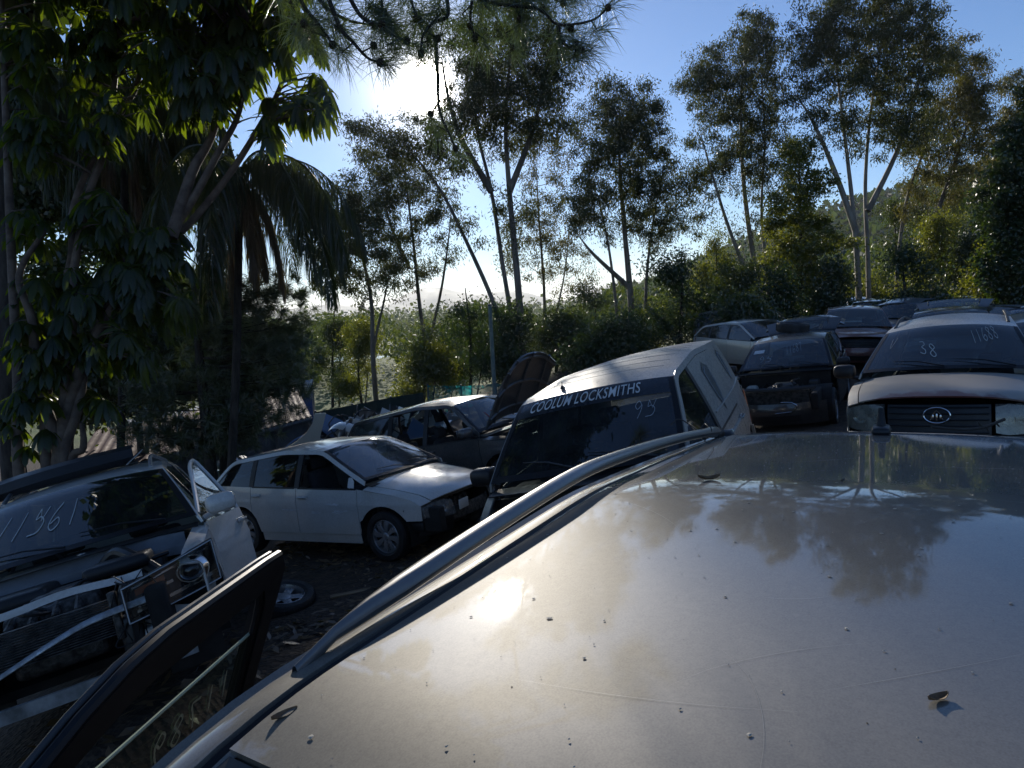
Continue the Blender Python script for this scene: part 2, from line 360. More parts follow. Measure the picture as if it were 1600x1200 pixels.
def wheel(root, c, r, wd, side, style='alloy', parent_name='wheel'):
    y = c[1]
    t = MB(); h = wd/2; ri = r*.66
    pr = [(ri, -h*.8), (r*.74, -h), (r*.93, -h*.96), (r*.985, -h*.72), (r, -h*.4), (r, h*.4), (r*.985, h*.72), (r*.93, h*.96), (r*.74, h), (ri, h*.8)]
    t.lathe([(a, b*1.) for a, b in pr], k=36, c=c); ty = t.out(parent_name, RUB, root)
    rm = MB(); o = side*h*.72
    rm.lathe([(ri, side*h*.8), (ri*.97, side*h*.86), (ri*.93, side*h*.7), (ri*.90, side*h*.1), (ri*.3, side*h*.0)], k=32, c=c)
    n = {'alloy': 5, 'cap': 8, 'steel': 12}[style]
    for i in range(n):
        a = i*2*math.pi/n+.3; d = np.array([math.cos(a), 0, math.sin(a)]); e = np.array([-math.sin(a), 0, math.cos(a)]); tw = .22 if style == 'cap' else 0
        wi, wo = (.20*ri, .15*ri) if style == 'alloy' else (.12*ri, .21*ri)
        g = []
        for k in lin(0, 1, 5):
            cc = np.array(c)+d*(ri*(.16+.78*k))+e*(tw*ri*math.sin(k*2.2))+np.array([0, o+side*.012*math.sin(k*3), 0]); ww = wi+(wo-wi)*k
            g.append([cc-e*ww-np.array([0, side*.014, 0]), cc-e*ww*.8, cc+e*ww*.8, cc+e*ww-np.array([0, side*.014, 0])])
        rm.grid(g)
    rm.lathe([(ri*.24, side*h*.5), (ri*.24, o+side*.004), (ri*.18, o+side*.014), (.001, o+side*.016)], k=20, c=c)
    rm.out('rim', STL, ty)
    return ty
def seat(root, x, y, mat=None):
    m = MB(); m.box((x, y, .52), (.50, .48, .16), rotm('y', -.08), r=.07); m.box((x-.26, y, .83), (.15, .46, .58), rotm('y', -.25), r=.065)
    m.box((x-.36, y, 1.20), (.09, .24, .17), rotm('y', -.2), r=.042)
    for s in (-.06, .06): m.tube([(x-.34, y+s, 1.06), (x-.355, y+s, 1.14)], .006, 6)
    return m.out('seat', mat or DRK, root)
def car(name, sh, loc, rot, label, cat_, group=None, body=None, roofmat=None, bonnetmat=None, miss=(), open_bonnet=0, open_tail=0, wheels='alloy', glass=None,
        q=1, rails=False, window=('front', 'rear', 'quarter'), arch_trim=None, glassall=None, scale=1.0, grille='bars', ditch=False, headlens=None, interior=True, fendermat=None):
    s = sh; root = empty(name, loc, rot, label, cat_, group); root.scale = (scale,)*3
    body = body or paint('white_paint', (.62, .62, .60)); rm = roofmat or body; bm = bonnetmat or body; gl = glass or GL
    nx = 14 if q else 7; nz = 9 if q else 5
    a1 = s.archf = s.arch
    def lo(x, base=None):
        z = np.full(np.shape(x), s.sill if base is None else base, float)
        for c in (s.xf, s.xb):
            dd = a1*a1-(x-c)**2; z = np.where(dd > 0, np.maximum(z, s.R*.98+np.sqrt(np.maximum(dd, 0))), z)
        return z
    def xs(a, b, n):
        X = list(lin(a, b, n))
        for c in (s.xf, s.xb):
            for e in (-a1, a1):
                for d in (-.002, .002):
                    if a < c+e+d < b: X.append(c+e+d)
            for k in lin(-1, 1, 13): 
                if a < c+a1*k*.995 < b: X.append(c+a1*k*.995)
        return np.array(sorted(X))
    def sidegrid(sg, X, L_, H_, n, off=0.):
        g = []
        for x, l, h in zip(X, L_, H_):
            zz = lin(l, max(h, l+.004), n); y = s.side(np.full(n, x), zz)+off
            g.append(np.stack([np.full(n, x), sg*y, zz], 1))
        return np.array(g)
    xfe = s.xn-s.nb          # side/front meeting line
    G = s.G
    def tt(x): 
        d = abs(float(G(x+.01)-G(x-.01)))/.02; return .05*min(math.sqrt(1+d*d), 3.2)
    for sg, nm in ((1, 'left'), (-1, 'right')):
        P_ = lambda part: (part in miss) or (part+'_'+nm in miss)
        # front fender
        if not P_('fender'):
            X = xs(s.dA+.004, xfe, nx); H = np.where(X < s.xc, s.belt(X), s.fend_top(np.maximum(X, s.xc)))
            H = np.where(X < s.xc+.25, np.interp(X, [s.dA, s.xc+.25], [float(s.belt(s.dA)), float(s.fend_top(s.xc+.25))]), H)
            m = MB().sheet(sidegrid(sg, X, lo(X, .5 if ('front_bumper' in miss) else None)+.0, H, nz))
            # top of the fender up to the bonnet gap
            T = lin(0, 1, 12); g = [[s.hood(t, sg*v) for v in (.885, .94, .975, 1.0)] for t in T]; m.sheet(g)
            m.out('front_fender', fendermat or body, root)
        for part, a, b in (('front_door', s.dB+.006, s.dA-.006), ('rear_door', s.dC+.006, s.dB-.006)):
            if P_(part): continue
            X = xs(a, b, nx); base = lo(X, s.sill+.10)
            m = MB().sheet(sidegrid(sg, X, base, s.belt(X), nz+3), .02); d = m.out(part, body, root)
            if q:
                hx = a+.13; hz = float(s.belt(hx))-.11; m = MB()
                yy = float(s.side(hx, hz))*sg
                m.box((hx+.0, yy+sg*.012, hz), (.17, .016, .045), r=.007); m.tube([(hx-.085, yy, hz), (hx-.07, yy+sg*.035, hz), (hx+.06, yy+sg*.035, hz), (hx+.075, yy, hz)], .011, 8)
                m.out('handle', body, d)
            if (('front' if part == 'front_door' else 'rear') in window) and ('glass_'+nm not in miss):
                e0 = a+.03; e1 = b-.03
                X = lin(e0, e1, 16); H = np.array([float(G(x))-tt(x) for x in X]); B = s.belt(X)-.01; ok = H > B+.03; X, H, B = X[ok], H[ok], B[ok]
                if len(X) > 2:
                    mk('window_glass', *_gr(sidegrid(sg, X, B, H, 5, -.012)), gl, d)
        if not P_('rear_quarter'):
            X = xs(s.xtail+.12, s.dC-.004, nx); H = s.belt(np.maximum(X, s.xt))
            H = np.where(X < s.xt, np.interp(X, [s.xtail, s.xt], [s.br-.15, s.br]), H)
            MB().sheet(sidegrid(sg, X, lo(X), H, nz+2)).out('rear_quarter', body, root)
            if 'quarter' in window:
                X = lin(s.xt+.06, s.dC-.05, 14); H = np.array([float(G(x))-tt(x)-.01 for x in X]); B = s.belt(X)-.01; ok = H > B+.03; X, H, B = X[ok], H[ok], B[ok]
                if len(X) > 2: mk('quarter_window', *_gr(sidegrid(sg, X, B, H, 5, -.012)), gl, root)
        X = xs(s.xb+a1+.01, s.xf-a1-.01, 10); MB().sheet(sidegrid(sg, X, np.full(len(X), s.sill-.02), np.full(len(X), s.sill+.095), 4, -.012)).out('sill', body, root)
        # greenhouse frame (roof side rail with A and D pillars)
        if not P_('frame'):
            X = lin(s.xt, s.xc-.004, 46 if q else 24); H = np.array([float(G(x)) for x in X]); Lw = np.maximum(H-np.array([tt(x) for x in X]), s.belt(X)-.0)
            m = MB().sheet(sidegrid(sg, X, Lw, H, 4), .02)
            if 'quarter' not in window:
                X = lin(s.xt+.02, s.dC-.03, 16); m.sheet(sidegrid(sg, X, s.belt(X), np.array([float(G(x))-tt(x) for x in X]), 6), .02)
            m.out('pillar_frame', body, root)
            if getattr(s, 'panelled', 0):
                X = lin(s.dC-.05, s.dB-.03, 8); MB().sheet(sidegrid(sg, X, s.belt(X)+.004, np.array([float(G(x))-tt(x)-.004 for x in X]), 6), .02).out('side_panel', body, root)
            for xb_ in (s.dB, s.dC):
                m = MB()
                X = lin(xb_-.045, xb_+.045, 3); m.sheet(sidegrid(sg, X, s.belt(X)-.01, np.array([float(G(x))-.03 for x in X]), 6, -.004), .02); m.out('door_pillar', BLK, root)
            for a, b in ((s.dB+.03, s.dA-.02), (s.dC+.03, s.dB-.03)):
                m = MB(); X = lin(a, b, 14); g = sidegrid(sg, X, s.belt(X)-.008, s.belt(X)+.012, 2, .002); m.sheet(g, .01); m.out('window_seal', SEAL, root)
        # mirrors
        if not P_('mirror') and q:
            mx, mz = s.dA-.10, float(s.belt(s.dA))+.12; my = float(s.side(mx, mz-.1)); m = MB()
            m.box((mx, sg*(my+.15), mz), (.15, .24, .16), rotm('z', sg*.12), r=.06); m.tube([(mx, sg*(my-.01), mz-.09), (mx, sg*(my+.08), mz-.06)], .025, 8)
            wm = m.out('wing_mirror', s.__dict__.get('mirmat') or body, root)
            MB().box((mx-.077, sg*(my+.15), mz), (.006, .20, .125), rotm('z', sg*.12), r=.002).out('mirror_glass', CHR, wm)
        # inner wheel arches
    m = MB()
    for c in (s.xf, s.xb):
        for sg in (1, -1):
            g = []; wy = s.W/2
            for a in lin(-.35, math.pi+.35, 14):
                g.append([(c+math.cos(a)*(a1+.005), sg*(wy-.06), s.R+math.sin(a)*(a1+.005)), (c+math.cos(a)*(a1+.005), sg*(wy-.42), s.R+math.sin(a)*(a1+.005))])
            m.grid(g)
            m.grid([[(c+math.cos(a)*(a1+.005)*k, sg*(wy-.42), s.R+math.sin(a)*(a1+.005)*k) for k in (0, .5, 1)] for a in lin(-.3, math.pi+.3, 14)])
    m.box((-.05, 0, s.sill+.02), (s.xf-s.xb+.2, s.W-.18, .06)); m.box(((s.xb+s.xtail)/2, 0, s.sill+.12), (s.xb-s.xtail-.1, s.W-.9, .1))
    m.box(((s.dA+s.xc)/2+.08, 0, (s.bf+s.sill)/2), (.03, s.W-.24, s.bf-s.sill-.05))
    m.out('underbody', UND, root)
    # wheels
    for c, st in ((s.xf, 'f'), (s.xb, 'r')):
        for sg in (1, -1):
            if 'wheels' in miss: continue
            wheel(root, (c, sg*(s.W/2-.13), s.R), s.R, .21, sg, wheels)
    # greenhouse top
    v = lin(-1, 1, 13)
    def topgrid(x0, x1, n, v=v): return np.array([s.top(np.full(len(v), x), v) for x in lin(x0, x1, n)])
    if 'roof' not in miss:
        MB().sheet(topgrid(s.xr+.01, s.xw-.0, 18), .015).out('roof', rm, root)
    if 'windscreen' not in miss:
        g = topgrid(s.xw+.004, s.xc-.012, 14, lin(-.975, .975, 15)); ws = mk('windscreen', *_gr(g), s.__dict__.get('wsmat') or gl, root)
        if q:   # dark printed border and wipers
            m = MB()
            for vv in ((-.985, -.93), (.93, .985)): m.grid([[s.top(x, a)+np.array([0, 0, .003]) for a in vv] for x in lin(s.xw+.01, s.xc-.01, 10)])
            m.grid([[s.top(x, a)+np.array([0, 0, .003]) for a in v*.98] for x in (s.xc-.06, s.xc-.012)])
            m.out('windscreen_border', SEAL, ws)
            m = MB()
            for v0, v1 in ((.75, .1), (.0, -.62)):
                pts = [s.top(s.xc-.03, v0)+np.array([0, 0, .02]), s.top(s.xc-.09, (v0+v1)/2)+np.array([0, 0, .035]), s.top(s.xc-.13, v1)+np.array([0, 0, .02])]
                m.tube(pts, [.010, .007, .004], 6)
            m.out('wiper', BLK, root)
    if not open_tail and 'rear_glass' not in miss:
        mk('rear_window', *_gr(topgrid(s.xt+.01, s.xr-.004, 9, lin(-.96, .96, 11))), gl, root)
    # tailgate and rear bumper
    v9 = lin(-1, 1, 11)
    def reargrid(z0, z1, n=7, vv=v9, off=0): return np.array([s.rear(vv, np.full(len(vv), z))-np.array([off, 0, 0]) for z in lin(z0, z1, n)])
    if not open_tail: MB().sheet(reargrid(.62, s.zt-.01)).out('tailgate', body, root)
    else:
        hp = np.array([s.xr, 0, float(G(s.xr))]); M = rotm('y', R(open_tail))
        tg = empty('tailgate_hinge', (0, 0, 0)); bpy.data.objects.remove(tg)
        tr = lambda g: (np.asarray(g)-hp)@M.T+hp+np.array([0, 0, .02])
        g0 = tr(reargrid(.62, s.zt-.01)); m = MB(); m.sheet(g0, .03, ref=tuple(hp+np.array([0, 0, -1.5])))
        fr = tr(topgrid(s.xt+.01, s.xr-.004, 8, lin(-1, 1, 15)))
        m.sheet(fr[:, :3], .03, ref=tuple(hp+np.array([0, 0, -1.5]))); m.sheet(fr[:, -3:], .03, ref=tuple(hp+np.array([0, 0, -1.5]))); m.sheet(fr[-2:], .03, ref=tuple(hp+np.array([0, 0, -1.5])))
        tg = m.out('tailgate', body, root); mk('rear_window', *_gr(fr[:, 2:-2]), gl, tg)
        m = MB()
        for sg in (1, -1): m.tube([(s.xr-.1, sg*.55, s.zr-.1), tr([[s.xt, sg*.55, s.zt+.15]])[0]], .012, 6)
        m.out('gas_strut', BLK, root)
    if 'rear_bumper' not in miss: MB().sheet(reargrid(.26, .61, 6, lin(-1.03, 1.03, 11), .04)).out('rear_bumper', body, root)
    for sg in (1, -1):
        vv = lin(.72, 1.02, 5)*sg; MB().sheet(np.array([s.rear(vv, np.full(5, z))-np.array([.012, 0, 0]) for z in lin(.66, s.zt-.06, 5)]), .02).out('tail_light', RED, root)
    # bonnet
    if 'bonnet' not in miss:
        g = np.array([[s.hood(t, a) for a in lin(-.872, .872, 15)] for t in lin(.03, .985, 14)])
        if open_bonnet:
            hp = np.array([s.xc, 0, s.zc]); M = rotm('y', -R(open_bonnet)); g = (g-hp)@M.T+hp+np.array([0, 0, .03])
            o = MB().sheet(g, .025, ref=tuple(g.mean((0, 1))+M@np.array([0, 0, -1.]))).out('bonnet', bm, root)
            m = MB(); h = g-(M@np.array([0, 0, .035]))
            for i in (2, 7, 12): m.tube(h[i], .025, 6)
            for j in (2, 7, 12): m.tube(h[:, j], .022, 6)
            m.out('bonnet_frame', bm, o)
        else: MB().sheet(g, .015).out('bonnet', bm, root)
    # scuttle under the screen
    g = np.array([[np.array([s.cowl_x(a)-.03+k*.13, a*(float(s.w(s.xc))-.08), s.zc-.045-k*.02+.03*(1-a*a)]) for a in v9] for k in (0, .5, 1)]); MB().sheet(g, .01).out('scuttle_panel', BLK, root)
    # front
    def fg(z0, z1, v0, v1, n=6, mz=11, off=0.):
        vv = lin(v0, v1, mz); return np.array([s.front(vv, np.full(mz, z))+np.array([off, 0, 0]) for z in lin(z0, z1, n)])
    zt = s.zhn-.075; zl = zt-getattr(s, 'lh', .20)
    if 'front_bumper' not in miss:
        MB().sheet(fg(.24, zl-.01, -1, 1, 8, 21), .012).out('front_bumper', s.__dict__.get('bumpmat') or body, root)
        m = MB().sheet(fg(.30, .42, -.5, .5, 3, 9, .012), .02); m.out('lower_intake', BLK, root)
    if 'grille' not in miss:
        m = MB().sheet(fg(zl, zt, -.52, .52, 4, 11, -.03), .01)
        for z in lin(zl+.02, zt-.02, 5): m.tube(s.front(lin(-.5, .5, 11), np.full(11, z))-np.array([.012, 0, 0]), .008, 6)
        m.out('grille', BLK, root)
    for sg, nm in ((1, 'left'), (-1, 'right')):
        if 'headlight_'+nm in miss or 'headlight' in miss: continue
        vv = lin(.56, 1.0, 9)*sg
        back = np.array([s.front(vv, np.full(9, z))-np.array([.06, 0, 0]) for z in lin(zl+.01, zt-.0, 4)])
        h = MB().sheet(back, .015).out('headlight', ENG, root)
        gg = []
        for z in lin(0, 1, 5):
            ov = np.clip((np.abs(vv)-.56)/.44, 0, 1); ztv = zt-.055*ov**3-.02*(1-np.clip(ov*4, 0, 1)); zlv = zl+.045*ov**4+.02*(1-np.clip(ov*5, 0, 1)); zz = zlv+(ztv-zlv)*z
            gg.append(s.front(vv, zz)+np.array([.002, 0, 0])+np.array([.0, 0, 0]))
        mk('lens', *_gr(np.array(gg)), headlens or LENS, h)
        m = MB()
        for vc, r in ((.68, .05), (.84, .062)):
            c = s.front(np.array(vc*sg), np.array((zl+zt)/2)); m.lathe([(r, -.012), (r*.95, -.03), (r*.5, -.05), (.01, -.052)], 'x', 20, c)
            m.lathe([(r*.35, -.05), (r*.38, -.03), (.005, -.018)], 'x', 14, c)
        m.out('reflector', CHR, h)
    if rails:
        for sg in (1, -1):
            X = lin(s.xr+.15, s.xw-.2, 18); pts = np.array([s.top(x, sg*.90) for x in X]); pts[:, 2] += .055*np.minimum(1, 6*np.minimum(lin(0, 1, 18), 1-lin(0, 1, 18))); MB().tube(pts, .016, 8).out('roof_rail', s.__dict__.get('railmat') or BLK, root)
    if interior:
        for x in (.0, -.85):
            for y in (.38, -.38): seat(root, x+s.dB+.32, y)
        m = MB(); m.box((s.xc-.22, 0, s.bf-.10), (.42, s.W-.3, .22), r=.08); m.box((s.xc-.38, -.36, s.bf+.0), (.16, .34, .10), r=.05); m.out('dashboard', DRK, root)
        a = lin(0, 2*math.pi, 25); sw = np.stack([np.zeros(25), .185*np.cos(a), .185*np.sin(a)], 1)@rotm('y', -.4).T+np.array([s.xc-.52, -.36, s.bf-.02])
        m = MB().tube(sw, .014, 8, caps=False); m.tube([sw[0], (s.xc-.5, -.36, s.bf-.03), sw[12]], .014, 6); m.tube([(s.xc-.5, -.36, s.bf-.03), (s.xc-.3, -.36, s.bf-.1)], .025, 6); m.out('steering_wheel', BLK, root)
    return root
def _gr(g):
    g = np.asarray(g, float); n, m, _ = g.shape
    return g.reshape(-1, 3), [(i*m+j, i*m+j+1, (i+1)*m+j+1, (i+1)*m+j) for i in range(n-1) for j in range(m-1)]
def engine_bay(root, s, seed=1, bar=True, rad=True):
    """what shows with the bonnet off: block, battery, hoses, slam panel, radiator"""
    r = random.Random(seed); x0, x1 = s.xc+.18, s.xn-.38; z = s.zhn
    m = MB(); m.box(((x0+x1)/2, .0, z-.30), (.55, .55, .42), r=.05); m.box(((x0+x1)/2-.05, .05, z-.08), (.42, .38, .10), r=.04)
    for i in range(4): m.tube([((x0+x1)/2+.2, -.2+i*.12, z-.1), ((x0+x1)/2+.34, -.22+i*.13, z-.16), ((x0+x1)/2+.36, -.22+i*.13, z-.36)], .026, 8)
    m.out('engine_block', ENG, root)
    MB().box((x0+.12, .56, z-.13), (.26, .18, .2), r=.02).out('battery', BLK, root)
    MB().box((x0+.15, -.58, z-.16), (.24, .22, .18), r=.06).out('fluid_tank', pbr('cloudy_plastic', (.45, .45, .40), .5), root)
    for i in range(9):
        p = np.array([r.uniform(x0, x1), r.uniform(-.6, .6), z-r.uniform(.02, .12)]); pts = [p]
        for k in range(5): p = p+np.array([r.uniform(-.12, .12), r.uniform(-.14, .14), r.uniform(-.08, .06)]); pts.append(p)
        MB().tube(cat(pts, 4), r.uniform(.006, .02), 6).out('hose', r.choice([BLK, RUB, ENG]), root)
    for sg in (1, -1):
        MB().box((s.xn-.55, sg*.66, z-.28), (1.0, .12, .3), r=.03).out('inner_wing', UND, root)
    if bar:
        g = np.array([[np.array([s.xn-.32+.05*(1-a*a)*2+dx, a*.68, z-.03+dz]) for a in lin(-1, 1, 13)] for dx, dz in ((-.05, .0), (0, .015), (.04, -.01), (.045, -.05))]); MB().sheet(g, .01).out('slam_panel', s.__dict__.get('barmat') or BLK, root)
    if rad:
        m = MB(); m.box((s.xn-.30, 0, z-.32), (.05, 1.1, .46)); 
        for i in range(16): m.tube([(s.xn-.27, -.54, z-.52+i*.026), (s.xn-.27, .54, z-.52+i*.026)], .007, 4)
        m.out('radiator', ENG, root)
        g = np.array([[np.array([s.xn-.13+.05*(1-a*a), a*.62, .50+dz]) for a in lin(-1, 1, 9)] for dz in (-.05, 0, .05)]); MB().sheet(g, .05).out('crash_bar', ALU, root)
# ------------------------------------------------------------------ terrain
def eul(y, p, r): return (R(r), R(p), R(y))
POSE = {'hatch': ((-2.239, 9.212, -1.019), eul(-30.9, -6.1, -2.0), .973), 'van': ((1.271, 6.276, -.235), eul(-115.0, 2.7, 11.0), 1.0),
        'gw': ((5.257, 8.021, -.038), eul(-125.9, -3.0, 2.5), 1.0), 'blk': ((6.012, 14.301, -.476), eul(-120.4, 1.9, 4.8), 1.0),
        'mux': ((-3.544, 5.835, -.95), eul(-68.3, -11.8, 9.1), 1.0), 'dark': ((-.705, 11.349, -1.078), eul(-34, -11, .3), 1.0),
        'fore': ((.311, .584, .104), eul(-120.1, -2.7, 1.6), 1.0)}
def rmat(e): return rotm('z', e[2])@rotm('y', e[1])@rotm('x', e[0])
def base_z(x, y):
    x = np.asarray(x, float); y = np.asarray(y, float)
    s = np.clip((x-.12*np.minimum(y, 40)+9)/14, 0, 1); z = -3.2+3.1*(1-(1-s)**2)
    far = np.clip((y-45)/60, 0, 1); z = z*(1-far)+far*np.where(x < 20, -3.6, -3.6+np.clip((x-20)/60, 0, 1)*3)
    z = z+.10*np.sin(x*1.3+.4*y)*np.cos(y*.9)*.4
    # wooded ridge to the right, behind the trees
    rd = np.sqrt((x/1.0)**2+y**2); az = np.degrees(np.arctan2(x, np.maximum(y, 1)))
    ridge = np.interp(az, [5, 12, 18, 24, 30, 45, 70], [0, 7, 19, 31, 37, 52, 56])*np.clip((rd-150)/160, 0, 1)**1.3
    return z+ridge
_K = []
for k, (p, e, sc) in POSE.items():
    s_ = SH[k]; M = rmat(e)
    for x in (s_.xf, s_.xb):
        for y in (-.75, .75):
            w_ = M@np.array([x, y, 0])*sc+np.array(p); _K.append(w_)
_K = np.array(_K); _S = 1.5
_Gm = np.exp(-((_K[:, None, :2]-_K[None, :, :2])**2).sum(-1)/(2*_S*_S))
_C = np.linalg.solve(_Gm+np.eye(len(_K))*.03, _K[:, 2]-.0-base_z(_K[:, 0], _K[:, 1]))
def tz(x, y):
    x = np.asarray(x, float); y = np.asarray(y, float); b = base_z(x, y)
    d = (x[..., None]-_K[:, 0])**2+(y[..., None]-_K[:, 1])**2
    return b+np.exp(-d/(2*_S*_S))@_C
def axis_pts(a, b, near, n): 
    t = np.sinh(np.linspace(-1, 1, n)*5.2)/np.sinh(5.2); return np.where(t < 0, -t*a, t*b)
gx = axis_pts(-3000, 3000, 0, 221); gy = axis_pts(-200, 4500, 0, 221)+6
GX, GY = np.meshgrid(gx, gy, indexing='ij'); GZ = tz(GX, GY)
def groundmat():
    m = newmat('leaf_litter_earth'); b = N(m, 'ShaderNodeBsdfPrincipled', i_Roughness=.95); o = N(m, 'ShaderNodeOutputMaterial'); L(m, b.outputs[0], o.inputs[0])
    t = N(m, 'ShaderNodeTexCoord'); n = N(m, 'ShaderNodeTexNoise', i_Scale=7., i_Detail=10., i_Roughness=.75); L(m, t.outputs['Object'], n.inputs['Vector'])
    v = N(m, 'ShaderNodeTexVoronoi', i_Scale=22.); L(m, t.outputs['Object'], v.inputs['Vector'])
    c1 = ramp(m, n.outputs[0], [(.3, (.018, .013, .010)), (.5, (.055, .038, .025)), (.72, (.13, .09, .055))])
    g = N(m, 'ShaderNodeTexNoise', i_Scale=.35, i_Detail=9., i_Roughness=.7); L(m, t.outputs['Object'], g.inputs['Vector'])
    c2 = ramp(m, g.outputs[0], [(.3, (.045, .075, .014)), (.5, (.10, .14, .03)), (.7, (.19, .19, .06))])
    sx = N(m, 'ShaderNodeSeparateXYZ'); L(m, t.outputs['Object'], sx.inputs[0])
    f = N(m, 'ShaderNodeMapRange'); f.inputs[1].default_value = 27; f.inputs[2].default_value = 33; L(m, sx.outputs[1], f.inputs[0])
    mx = N(m, 'ShaderNodeMix', data_type='RGBA'); L(m, f.outputs[0], mx.inputs[0]); L(m, c1, mx.inputs[6]); L(m, c2, mx.inputs[7]); L(m, mx.outputs[2], b.inputs['Base Color'])
    bp = N(m, 'ShaderNodeBump', i_Strength=.6, i_Distance=.04); L(m, v.outputs[0], bp.inputs['Height']); L(m, bp.outputs[0], b.inputs['Normal'])
    return m
_n, _m = GX.shape; _ii = (np.arange(_n-1)[:, None]*_m+np.arange(_m-1)[None]).ravel()
tag(mk('ground', np.stack([GX, GY, GZ], -1).reshape(-1, 3), np.stack([_ii, _ii+_m, _ii+_m+1, _ii+1], 1), groundmat(), sharp=0), kind='structure')
# ------------------------------------------------------------------ the near cars
WP = paint('white_paint', (.66, .64, .59), dust=.5, dcol=(.40, .37, .31))
SILV = paint('silver_grey_paint', (.42, .42, .41), .45, dust=.6, dcol=(.34, .31, .26))
VANP = paint('beige_silver_paint', (.30, .29, .27), .35, dust=.7, dcol=(.30, .27, .22), coatr=.22, coat=.5)
BLKP = paint('black_paint', (.012, .012, .014), dust=.35, dcol=(.14, .13, .12))
CHARC = paint('charcoal_paint', (.05, .052, .055), .4, dust=.5, dcol=(.20, .18, .15))
MAR = paint('maroon_paint', (.09, .022, .018), .2, dust=.5, dcol=(.22, .16, .13))
BLUEG = paint('blue_grey_paint', (.13, .17, .22), .5, dust=.3)
WSG = glassm('windscreen_glass', (.22, .27, .28), .12, (.22, .25, .28), .012)
def foremat():
    """beige metallic roof under worn clear coat: dust film, rain spots, fine scratches"""
    m = newmat('dusty_beige_metallic'); b = N(m, 'ShaderNodeBsdfPrincipled'); o = N(m, 'ShaderNodeOutputMaterial'); L(m, b.outputs[0], o.inputs[0])
    t = N(m, 'ShaderNodeTexCoord')
    def noise(sc, det=6., rg=.6, st=None, rot=None):
        n = N(m, 'ShaderNodeTexNoise', i_Scale=sc, i_Detail=det, i_Roughness=rg)
        if st:
            mp = N(m, 'ShaderNodeMapping'); mp.inputs['Scale'].default_value = st; mp.inputs['Rotation'].default_value = (0, 0, rot or 0); L(m, t.outputs['Object'], mp.inputs[0]); L(m, mp.outputs[0], n.inputs['Vector'])
        else: L(m, t.outputs['Object'], n.inputs['Vector'])
        return n.outputs[0]
    big = noise(2.2, 8, .65); fine = noise(90, 4, .7); spots = noise(26, 3, .5); fl = noise(420, 2, .5)
    def mth(op, a, c):
        n = N(m, 'ShaderNodeMath', operation=op)
        for i, q in enumerate((a, c)):
            if isinstance(q, (int, float)): n.inputs[i].default_value = q
            else: L(m, q, n.inputs[i])
        return n.outputs[0]
    dirt = mth('MULTIPLY', ramp(m, big, [(.36, .1), (.64, 1.)]), ramp(m, fine, [(.38, .25), (.66, 1.)]))
    sp = ramp(m, spots, [(.69, 0.), (.74, 1.)]); dirt2 = mth('MAXIMUM', dirt, mth('MULTIPLY', sp, .9))
    base = ramp(m, fl, [(.3, (.130, .119, .099)), (.7, (.190, .175, .146))])
    mx = N(m, 'ShaderNodeMix', data_type='RGBA'); L(m, mth('MULTIPLY', dirt2, .42), mx.inputs[0]); L(m, base, mx.inputs[6]); mx.inputs[7].default_value = (.27, .25, .207, 1)
    L(m, mx.outputs[2], b.inputs['Base Color']); b.inputs['Metallic'].default_value = .32; b.inputs['Roughness'].default_value = .62
    b.inputs['Coat Weight'].default_value = 1.; b.inputs['Coat IOR'].default_value = 1.5
    L(m, mth('ADD', mth('MULTIPLY', dirt2, .030), .004), b.inputs['Coat Roughness'])
    s1 = noise(3.5, 5, .75, (90, .8, 1), .9); s2 = noise(3.1, 5, .75, (.8, 80, 1), .35)
    sc = mth('ADD', ramp(m, s1, [(.62, 0.), (.70, 1.)]), ramp(m, s2, [(.63, 0.), (.71, 1.)]))
    hh = mth('ADD', mth('MULTIPLY', sc, .35), mth('ADD', mth('MULTIPLY', dirt2, .5), mth('MULTIPLY', big, .0)))
    bp = N(m, 'ShaderNodeBump', i_Strength=.012, i_Distance=.002); L(m, hh, bp.inputs['Height']); L(m, bp.outputs[0], b.inputs['Coat Normal'])
    return m
FORE = foremat()
def on_top(s, v0, v1, u0, u1, off=.004):
    """maps (a, b) in 0..1 onto the windscreen: a from v0 to v1, b from low (u0) to high (u1)"""
    def f(a, b, o=off):
        v = v0+(v1-v0)*a; x = s.xc+(s.xw-s.xc)*(u0+(u1-u0)*b); e = 1e-3
        p = s.top(x, v); n = np.cross(s.top(x, v+e)-p, s.top(x+e, v)-p); n /= np.linalg.norm(n); n = n if n[2] > 0 else -n
        return p+n*o
    return f

def base_loc(k): p, e, sc = POSE[k]; return p, e, sc
# --- the car whose roof fills the foreground
p, e, sc = POSE['fore']; s = SH['fore']; s.railmat = None
fore = car('station_wagon', s, p, e, 'dusty beige wagon filling the foreground, long silver roof rail, front door frame standing open', 'car',
           body=FORE, miss=('front_door_right', 'frame', 'mirror', 'roof', 'windscreen', 'bonnet_x'), rails=False)
v_in = lin(-.865, .865, 41)
MB().sheet(np.array([s.top(np.full(41, x), v_in) for x in lin(s.xr+.01, s.xw, 60)]), .015).out('roof', FORE, fore, sharp=50)
g = np.array([s.top(np.full(15, x), lin(-.862, .862, 15)) for x in lin(s.xw+.030, s.xc-.012, 12)]); fw = mk('windscreen', *_gr(g), WSG, fore)
m = MB(); m.sheet(np.array([[s.top(x, v)-np.array([0, 0, .006]) for v in lin(-.87, .87, 25)] for x in (s.xw+.002, s.xw+.02, s.xw+.075)]), .006); m.out('windscreen_border', SEAL, fw)
